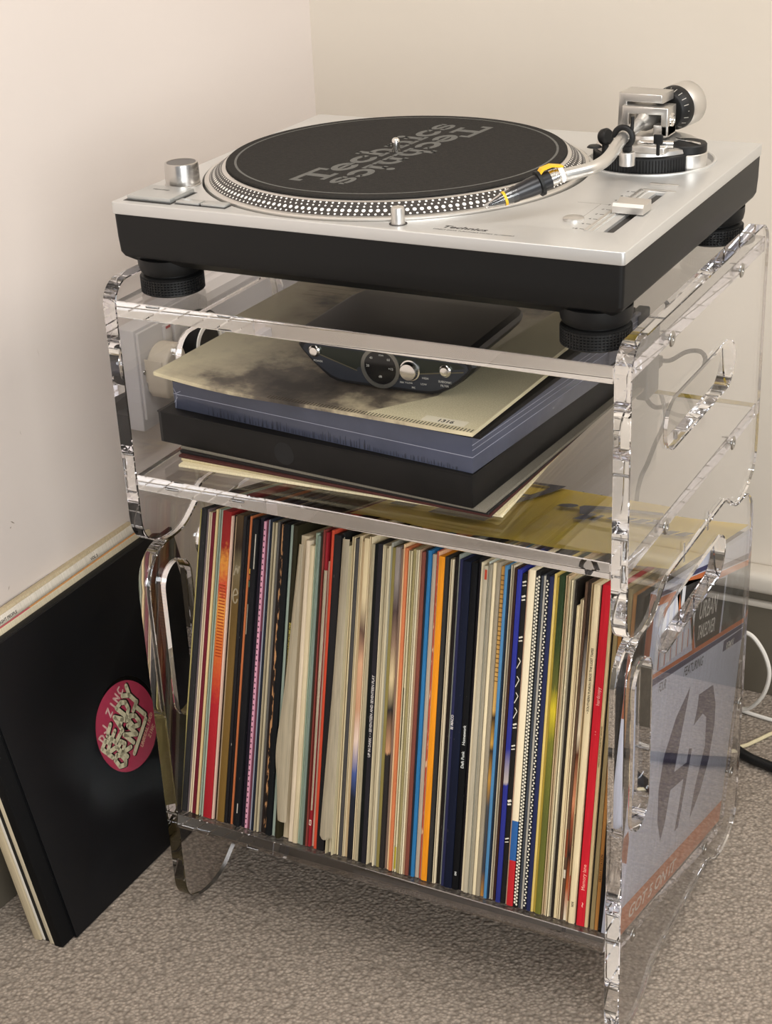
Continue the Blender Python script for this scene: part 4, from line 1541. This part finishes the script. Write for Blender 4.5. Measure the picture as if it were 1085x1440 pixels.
for i in range(31):
    x = 313.0 * i / 30
    g0.append([bm.verts.new((x, y, 4.2 + lift(x))) for y in (0, 1.2, 156, 312)])
    g1.append([bm.verts.new((x, y, .9 + lift(x))) for y in (0, 1.2, 156, 312)])
for i in range(30):
    for k in range(3):
        bm.faces.new((g0[i][k], g0[i + 1][k], g0[i + 1][k + 1], g0[i][k + 1]))
        bm.faces.new((g1[i][k + 1], g1[i + 1][k + 1], g1[i + 1][k], g1[i][k]))
    bm.faces.new((g1[i][0], g1[i + 1][0], g0[i + 1][0], g0[i][0]))
    bm.faces.new((g0[i][3], g0[i + 1][3], g1[i + 1][3], g1[i][3]))
for q, w in ((0, 1), (30, -1)):
    for k in range(3):
        f = (g0[q][k], g0[q][k + 1], g1[q][k + 1], g1[q][k])
        bm.faces.new(f if w > 0 else f[::-1])
bmesh.ops.recalc_face_normals(bm, faces=bm.faces)
obj('jacket', bm, PHM, PH, local=True)


def flat_on(name, polys, m, par, zz):
    bm = bmesh.new()
    for pl in polys:
        add_poly(bm, pl, frame=lambda u, v: Vector((u, v, zz)))
    return obj(name, bm, m, par, local=True, smooth=0)


flat_on('printed_margin', [[(212, 1.0), (312, 1.0), (312, 311), (268, 311), (250, 60), (214, 8)]], card('d3c9a8'), PH, 4.3)
flat_on('sticker', [[(262, 8), (301, 8), (301, 19), (262, 19)]], mat('sticker_clear', 'e4dcc4', .25), PH, 4.36)
bm = text_bm('1316', 7.5, bold=.2, thick=.03)
place(bm, Matrix.Translation((275, 10.6, 4.42)))
obj('lettering', bm, INK, PH, local=True, smooth=0)
bm = bmesh.new()
for k in range(64):
    x = 118 + k * 3.05
    add_poly(bm, [(x, .6), (x + 1.1, .6), (x + 1.5, 6.4), (x + .4, 6.4)], frame=lambda u, v: Vector((u, v, 4.38)))
o = obj('film_perforations', bm, card('4d463b'), PH, local=True, smooth=0)
o['kind'] = 'stuff'
for k in range(6):
    bm = text_bm('printed in a small run on heavy card stock by hand', 4.2, thick=.03)
    place(bm, Matrix.Translation((22, 214 + k * 13, 4.3 + lift(22))))
    bmesh.ops.translate(bm, verts=bm.verts, vec=(0, 0, .3))
    obj('lettering', bm, card('857a62'), PH, local=True, smooth=0)

# ------------------------------------------------------------------ pre-amplifier
PA = thing('phono_preamplifier', 'black pre-amplifier with slanted sides and round dial, on the photo printed sleeve', 'amplifier', 218, 64, -160.0, rot=Matrix.Rotation(math.radians(0.5), 3, 'Z'))
hexp = [(-40, .6), (36, .6), (46, 1.2), (54, 3.4), (63, 8.5), (73, 16), (82, 25), (84.5, 29), (83, 33), (78, 35.5), (-76, 35.5), (-82, 33), (-84, 29), (-81, 25), (-71, 15.5), (-62, 8.5), (-55, 3.6), (-48, 1.2)]


def extr(prof, y0, y1, ins=0.0):
    bm = bmesh.new()
    n = len(prof)
    v0 = [bm.verts.new((x, y0, z)) for x, z in prof]
    v1 = [bm.verts.new((x, y1, z)) for x, z in prof]
    for i in range(n):
        j = (i + 1) % n
        bm.faces.new((v0[i], v0[j], v1[j], v1[i]))
    bm.faces.new(v0[::-1])
    bm.faces.new(v1)
    bmesh.ops.recalc_face_normals(bm, faces=bm.faces)
    return bm


out = [(x, z) for x, z in hexp]
bm = bmesh.new()
rings = []
for y, k in ((0, .97), (2.5, 1.0), (98, 1.0), (110, .96), (116, .88), (118, .8)):
    rings.append([bm.verts.new((x * k, y, 18 + (z - 18) * (1 if y < 100 else k + .05 if k < .9 else 1))) for x, z in out])
for a, b in zip(rings[:-1], rings[1:]):
    for i in range(len(a)):
        j = (i + 1) % len(a)
        bm.faces.new((a[i], a[j], b[j], b[i]))
bm.faces.new(rings[0][::-1])
bm.faces.new(rings[-1])
bmesh.ops.recalc_face_normals(bm, faces=bm.faces)
obj('case', bm, mat('case_black', '1b1b1c', .38, .3, bump=(500, .1, .0003)), PA, local=True, smooth=25)
fp = [(x * .93, 18 + (z - 18) * .86) for x, z in hexp]
obj('front_panel', extr(fp, -.8, .4), mat('front_gunmetal', '3c3f46', .35, .6), PA, local=True, smooth=20)
bm = bmesh.new()
for pts in ([(-74, 27.5), (-28, 13), (-24, 17), (-70, 31)], [(30, 17), (76, 28), (70, 31), (30, 31)], [(-70, 31), (-24, 17), (26, 17), (30, 31)]):
    add_poly(bm, pts, frame=lambda u, v: Vector((u, -.95, v)))
    break
for pts in ([(30, 17), (76, 28), (70, 31), (30, 31)], [(-70, 31), (-24, 17), (26, 17), (30, 31)]):
    b2 = bmesh.new()
    add_poly(b2, pts, frame=lambda u, v: Vector((u, -.95, v)))
    obj('upper_panel', b2, mat('front_dark_olive', '31352f', .3, .6), PA, local=True, smooth=0)
obj('upper_panel', bm, mat('front_dark_olive', '31352f', .3, .6), PA, local=True, smooth=0)
for pts in ([(-72, 26.5), (-26, 13.5)], [(24, 16.5), (74, 24.5)]):
    bm = bmesh.new()
    add_stroke(bm, pts, 1.0, frame=lambda u, v: Vector((u, -1.1, v)))
    obj('trim_line', bm, mat('brass_grey', '6e6a58', .3, .8), PA, local=True, smooth=0)
RX = Matrix.Rotation(math.radians(90), 4, 'X')


def face_lathe(prof, x, z, seg=40):
    b = LT(prof, seg=seg)
    place(b, Matrix.Translation((x, 0, z)) @ RX)
    bmesh.ops.recalc_face_normals(b, faces=b.faces)
    return b


dr = obj('dial_ring', face_lathe([(18.5, .8), (18.5, 1.8), (15.2, 2.0), (15.0, 1.2)], -3, 19), mat('ring_grey', '7b7a74', .3, .8), PA, local=True)
obj('dial_window', face_lathe([(15.1, 1.3), (0, 1.3)], -3, 19), GLOSSB, dr, local=True)
for s, x, z in (('mm', -4, 29.5), ('40', -13, 26), ('60', 3.5, 26), ('20', -16.5, 18.5), ('+12', 4.5, 18), ('dB', -5, 10)):
    b = text_bm(s, 3.0, thick=.03)
    place(b, Matrix(((1, 0, 0, x), (0, 0, 1, -1.5), (0, 1, 0, z), (0, 0, 0, 1))))
    obj('lettering', b, mat('pale_print', 'b9b7ae', .5), dr, local=True, smooth=0)
obj('power_button', face_lathe([(5.4, .8), (5.4, 2.6), (4.4, 3.4), (3.6, 4.6), (0, 4.8)], -66, 26.5), CHROME, PA, local=True)
obj('gain_knob', face_lathe([(9.2, .8), (9.2, 1.8), (8.2, 2.2), (7.8, 5.4), (7.0, 6.6), (0, 6.8)], 25, 20), CHROME, PA, local=True)
obj('filter_button', face_lathe([(5.4, .8), (5.4, 2.6), (4.4, 3.4), (3.6, 4.6), (0, 4.8)], 58, 24), CHROME, PA, local=True)
for s, x, z, sz in (('POWER', -68, 16.5, 2.6), ('SUBSONIC', 51, 13, 2.6), ('FILTER', 53, 9.5, 2.6), ('GAIN', 6, 15, 2.4), ('MM', 15, 7.5, 2.4), ('MC', 26, 4.2, 2.4), ('HIGH', 36, 14, 2.4), ('LOW', 34.5, 8.5, 2.4), ('V.LOW', 20, 8.0, 2.2)):
    b = text_bm(s, sz, thick=.03)
    place(b, Matrix(((1, 0, 0, x), (0, 0, 1, -1.2), (0, 1, 0, z), (0, 0, 0, 1))))
    obj('lettering', b, MATS['pale_print'], PA, local=True, smooth=0)

# ------------------------------------------------------------------ power adapter and leads behind the pile
AD = thing('power_adapter', 'dark grey power adapter standing at the rear of the middle shelf', 'adapter', 348, 335, -246)
obj('case', BX(342, 354, 318, 352, -245.8, -172, bev=2, seg=3), mat('adapter_grey', '333437', .45), AD)
obj('plug', BX(344, 353, 351.5, 366, -226, -215, bev=1.5), RUBBER, AD)
loop = [(349, 364, -220), (358, 372, -222), (372, 376, -213), (384, 378, -211), (391, 376, -215), (391, 375, -224), (383, 374, -241), (370, 373, -268), (357, 372, -279), (344, 372, -283), (336, 371, -276), (335, 369, -266), (341, 366, -256), (345, 362, -250), (350, 366, -262), (354, 371, -282), (354, 373, -298), (345, 374, -322), (337, 376, -345), (326, 378, -380), (318, 388, -470), (316, 404, -600), (306, 430, -715), (280, 470, -731.5), (220, 500, -732), (120, 520, -732)]
LD = obj('power_lead', TB(loop, 2.3, seg=8, n=7), RUBBER, None)
tag(LD, 'black power lead looping behind the shelf pile down to the carpet', 'cable')
LD['label'] = 'thin black power lead looping behind the shelf pile and down to the carpet'
bm = TB([(380, 520, -732), (437, 477.5, -729), (473, 466, -729), (600, 430, -729), (800, 400, -729)], 6.0, seg=10)
tag(obj('mains_cable', bm, RUBBER), 'thick black mains cable on the carpet right of the crate', 'cable')
CW = mat('white_lead', 'd8d3ca', .4)
bm = TB([(395, 566, -628), (406, 562, -619), (419, 560, -623), (433, 558, -641), (440, 557, -664), (436, 558, -690), (425, 562, -712), (410, 568, -727), (380, 575, -733)], 2.6, seg=8)
tag(obj('white_cable', bm, CW), 'white cable curling up in an arc in front of the baseboard', 'cable')
bm = TB([(330, 590, -733), (408, 573, -733), (424, 570, -733), (446, 567, -733), (520, 560, -733)], 2.4, seg=8)
tag(obj('white_cable', bm, CW), 'white cable lying straight on the carpet just below the arched one', 'cable')
bm = TB([(400, 480, -733), (427, 498, -733), (439, 516, -733), (453, 541, -733), (480, 580, -733)], 2.4, seg=8)
tag(obj('cream_cable', bm, mat('cream_lead', 'c9bd9a', .4)), 'cream cable slanting across the carpet towards the thick black mains cable', 'cable')

# ------------------------------------------------------------------ sockets on the left wall
SKM = mat('socket_white', 'c8c4c2', .35)
SX = -163                                    # face of the dado trunking
SK = thing('wall_socket', 'white double wall socket with red marked switches on the left wall trunking', 'socket', SX, 280, -255)
obj('face_plate', BX(SX, SX + 4, 214, 352, -303, -206, bev=1.5), SKM, SK)
for y in (262, 280):
    r = obj('rocker_switch', BX(SX + 3.8, SX + 8, y - 6, y + 6, -236, -211, bev=1.2), SKM, SK)
    obj('red_mark', BX(SX + 7.8, SX + 8.2, y - 4, y + 4, -214.5, -211.8), mat('red_mark', 'a8323e', .5), r, smooth=0)
obj('plate_screw', LT([(0, 0), (2.6, 0), (2.2, .8), (0, .9)], c=(SX + 4, 218.5, -250), seg=16, axis='X'), STEEL, SK)
PGM = mat('aged_plug_plastic', 'c9bfae', .45, bump=(90, .3, .0006))
PG = thing('mains_plug', 'aged beige three pin plug pushed into the left wall socket', 'plug', SX + 18, 246, -250)
prof = arc(0, 0, 26, 27, 12, 168, 16) + [(-26, -20), (-21, -27), (21, -27), (26, -20)]
bm = solid2d([prof], 26, bev=3.5, bres=3)
place(bm, Matrix.Translation((SX + 17.2, 245, -251)) @ PANEL)
bmesh.ops.recalc_face_normals(bm, faces=bm.faces)
obj('plug_body', bm, PGM, PG)
bm = bmesh.new()
pr = [(236, -232), (244, -226), (262, -262), (268, -292), (254, -296), (248, -272)]
v0 = [bm.verts.new((SX + 29.8, y, z)) for y, z in pr]
v1 = [bm.verts.new((SX + 33.5, y, z)) for y, z in pr]
for i in range(len(pr)):
    j = (i + 1) % len(pr)
    bm.faces.new((v0[i], v0[j], v1[j], v1[i]))
bm.faces.new(v0[::-1])
bm.faces.new(v1)
bmesh.ops.recalc_face_normals(bm, faces=bm.faces)
obj('cord_grip', bm, PGM, PG, smooth=0)
obj('cord_neck', BX(SX + 14, SX + 30, 250, 270, -300, -276, bev=2), PGM, PG)
obj('fuse_cover', BX(SX + 2, SX + 26, 219.6, 221, -262, -236, bev=.6), PGM, PG)
tag(obj('plug_cord', TB([(SX + 22, 262, -298), (SX + 23, 263, -330), (SX + 26, 270, -480), (SX + 28, 285, -640), (SX + 36, 300, -732)], 3.2, seg=8), PGM), 'beige cord hanging from the plug on the left wall', 'cable')
RD = thing('round_plug_adapter', 'round black and white adapter beside the plug on the left wall', 'adapter', SX + 20, 318, -250)
obj('housing', LT([(0, 4), (26, 4), (27, 6), (27, 25), (25, 27), (20, 27)], c=(SX, 318, -250), seg=48, axis='X'), RUBBER, RD)
obj('white_ring', LT([(25.2, 26), (24.6, 28.4), (20.5, 28.8), (20, 27)], c=(SX, 318, -250), seg=48, axis='X'), WHITED, RD)
obj('centre_disc', LT([(20, 27), (19, 28), (0, 28)], c=(SX, 318, -250), seg=48, axis='X'), GLOSSB, RD)

# ------------------------------------------------------------------ records leaning on the left wall
LEAN = math.radians(13.0)


def lean_frame(bx, y0):
    """local x = across (towards the wall is negative), y = along the wall, z = up the sleeve"""
    return Matrix.Translation((bx, y0, -735.6)) @ Matrix.Rotation(-LEAN, 4, 'Y')


LG = 'records leaning on the left wall'


def leaner(label, bx, y0, th, hexcol, extra=None, h=314, w=314):
    M = lean_frame(bx, y0)
    t = thing('leaning_record_sleeve', label, 'record sleeve', bx, y0, -735.6, rot=M.to_3x3(), group=LG)
    obj('jacket', BX(-th, 0, 0, w, 0.7, h, bev=min(.6, th * .3)), card(hexcol), t, local=True)
    return t


c13 = math.cos(LEAN)
x = -78.2
# die cut black sleeve with the pink label showing
M = lean_frame(x, -93.5)
DJ = thing('die_cut_record_sleeve', 'black die-cut record sleeve showing a pink label, frontmost of the leaning records', 'record sleeve', x, -93.5, -735.6, rot=M.to_3x3(), group=LG)
DJ['label'] = 'black die-cut sleeve with a pink record label, frontmost of the records leaning on the wall'
BLK = mat('black_card', '0e0e10', .42, spec=.3)
b = solid2d([rrect(0, 314, .8, 315, 1, 2), arc(163, 153, 50.5, 50.5, 0, 360, 48)[:-1]], 1.0, bev=.3)
place(b, Matrix.Translation((-.5, 0, 0)) @ PANEL)
bmesh.ops.recalc_face_normals(b, faces=b.faces)
obj('jacket', b, BLK, DJ, local=True, smooth=30)
b = BX(-3.4, -2.6, 0, 314, .8, 315, bev=.2)
obj('jacket_back', b, BLK, DJ, local=True)
b = BX(-2.6, -1.0, 0, 314, .8, 2.2)
obj('jacket_fold', b, BLK, DJ, local=True)
RC = thing('vinyl_record', 'black vinyl record with pink label inside the die-cut leaning sleeve', 'record', x, -93.5, -735.6, rot=M.to_3x3())


def lean_lathe(prof, cy, cz, seg=72):
    return LT(prof, c=(0, cy, cz), seg=seg, axis='X')


obj('disc', lean_lathe([(0, -2.5), (150, -2.5), (150, -1.2), (0, -1.2)], 159, 153), mat('vinyl', '0b0b0c', .25), RC, local=True)
PINK = mat('pink_label', '9c3047', .5)
lb = obj('paper_label', lean_lathe([(49.6, -1.15), (49.6, -1.02), (0, -1.02)], 160.5, 150), PINK, RC, local=True)
CRM = card('cdc4a4')
SHD = card('231c18')


def gl(u, v):                              # label frame, turned 33 degrees
    a = math.radians(33)
    return (160 + u * math.cos(a) - v * math.sin(a), 151 + u * math.sin(a) + v * math.cos(a))


def graffiti(strokes, w, m, lift, dx=0.0, dy=0.0, name='lettering'):
    bm = bmesh.new()
    for st in strokes:
        add_stroke(bm, [gl(p[0] + dx, p[1] + dy) for p in st], w, frame=lambda u, v: Vector((-1.0 + lift, u, v)))
    bmesh.ops.recalc_face_normals(bm, faces=bm.faces)
    return obj(name, bm, m, lb, local=True, smooth=0)


def glyph(s, x, y, h, w):
    G = {'R': [[(0, 0), (0, 1), (.8, 1), (.9, .6), (0, .5), (1, 0)]], 'E': [[(1, 1), (0, .9), (0, .1), (1, 0)], [(0, .5), (.8, .5)]],
         'A': [[(0, 0), (.5, 1), (1, 0)], [(.2, .35), (.85, .35)]], 'D': [[(0, 0), (0, 1), (.7, .85), (1, .5), (.7, .1), (0, 0)]],
         'Y': [[(0, 1), (.5, .5), (1, 1)], [(.5, .5), (.45, -.25)]], 'O': [[(.5, 0), (0, .4), (.2, .95), (.7, 1), (1, .6), (.85, .1), (.5, 0)]],
         'N': [[(0, 0), (0, 1), (.9, 0), (1, 1)]], 'T': [[(0, 1), (1, 1)], [(.5, 1), (.5, -.1)]], 'J': [[(1, 1), (1, .2), (.5, 0), (0, .3)]],
         'I': [[(.5, 0), (.5, 1)]], 'Z': [[(0, 1), (1, 1), (0, 0), (1, 0)]], 'C': [[(1, .9), (.3, 1), (0, .5), (.3, 0), (1, .1)]], 'U': [[(0, 1), (0, .2), (.5, 0), (1, .2), (1, 1)]],
         'L': [[(0, 1), (0, 0), (1, 0)]], 'S': [[(1, .9), (.3, 1), (.2, .6), (.9, .4), (.7, 0), (0, .1)]], ' ': []}
    return [[(x + p[0] * w, y + p[1] * h) for p in st] for st in G[s]]


big = []
for i, ch in enumerate('READY'):
    big += glyph(ch, -37 + i * 15.5, 3 + (i % 2) * 1.5, 19, 12)
for i, ch in enumerate('ORNOT'):
    big += glyph(ch, -40 + i * 14.2 + (3 if i > 1 else 0), -19 + (i % 2) * 1.5, 17.5, 11)
big.append([(-18, -26), (22, -24)])
graffiti(big, 6.8, SHD, .06, 1.0, -1.0, 'letter_shadow')
graffiti(big, 5.0, CRM, .10)
small = []
for i, ch in enumerate('DJ ZINC'):
    small += glyph(ch, -30 + i * 9.2, 27 - abs(i - 3) * 1.2, 8.5, 5.5)
graffiti(small, 2.0, card('d6b3a8'), .08)
small = []
for i, ch in enumerate('UNREALISED'):
    small += glyph(ch, -6 + i * 3.9, -35 + i * .4, 4, 2.6)
for i, ch in enumerate('ZINC'):
    small += glyph(ch, 8 + i * 3.9, -41, 4, 2.6)
graffiti(small, 1.2, card('d6a890'), .08)
obj('spindle_hole', lean_lathe([(3.2, -.98), (0, -.98)], 160.5, 150, 20), GLOSSB, lb, local=True)

x -= 3.6 / c13 + .3
leaner('plain black record sleeve directly behind the die-cut one, leaning on the wall', x, -111.5, 10.5, '0d0d0e', w=316)
x -= 10.5 / c13 + .4
t = leaner('cream record sleeve with an orange and pink top edge, leaning behind the black ones', x, -111, 5.5, 'd3c6aa', h=317)
for y0, y1, cc in ((10, 120, 'b8545e'), (120, 300, 'c98f55')):
    obj('top_stripe', BX(-4.2, -1.0, y0, y1, 316.9, 317.2), card(cc), t, local=True, smooth=0)
x -= 5.5 / c13 + .3
leaner('charcoal record sleeve between two cream ones leaning on the left wall', x, -109.5, 6.0, '262422', h=313)
x -= 6.0 / c13 + .3
t = leaner('white record sleeve with a printed black line, leaning fifth from the front', x, -110, 3.0, 'e3dbcd', h=320)
for y0, y1 in ((46, 118), (232, 262)):
    b = text_bm('MUSIC FOR LATE NIGHT PEOPLE' if y0 < 100 else 'VOL 2', 4.4, bold=.1, thick=.03, xs=1.0)
    place(b, Matrix(((0, 0, 1, .08), (1, 0, 0, y0), (0, 1, 0, 313), (0, 0, 0, 1))))
    obj('lettering', b, INK, t, local=True, smooth=0)
x -= 3.0 / c13 + .2
t = leaner('beige worn record sleeve, thickest and rearmost of the records leaning on the wall', x, -112, 9, 'c6b698', h=322)
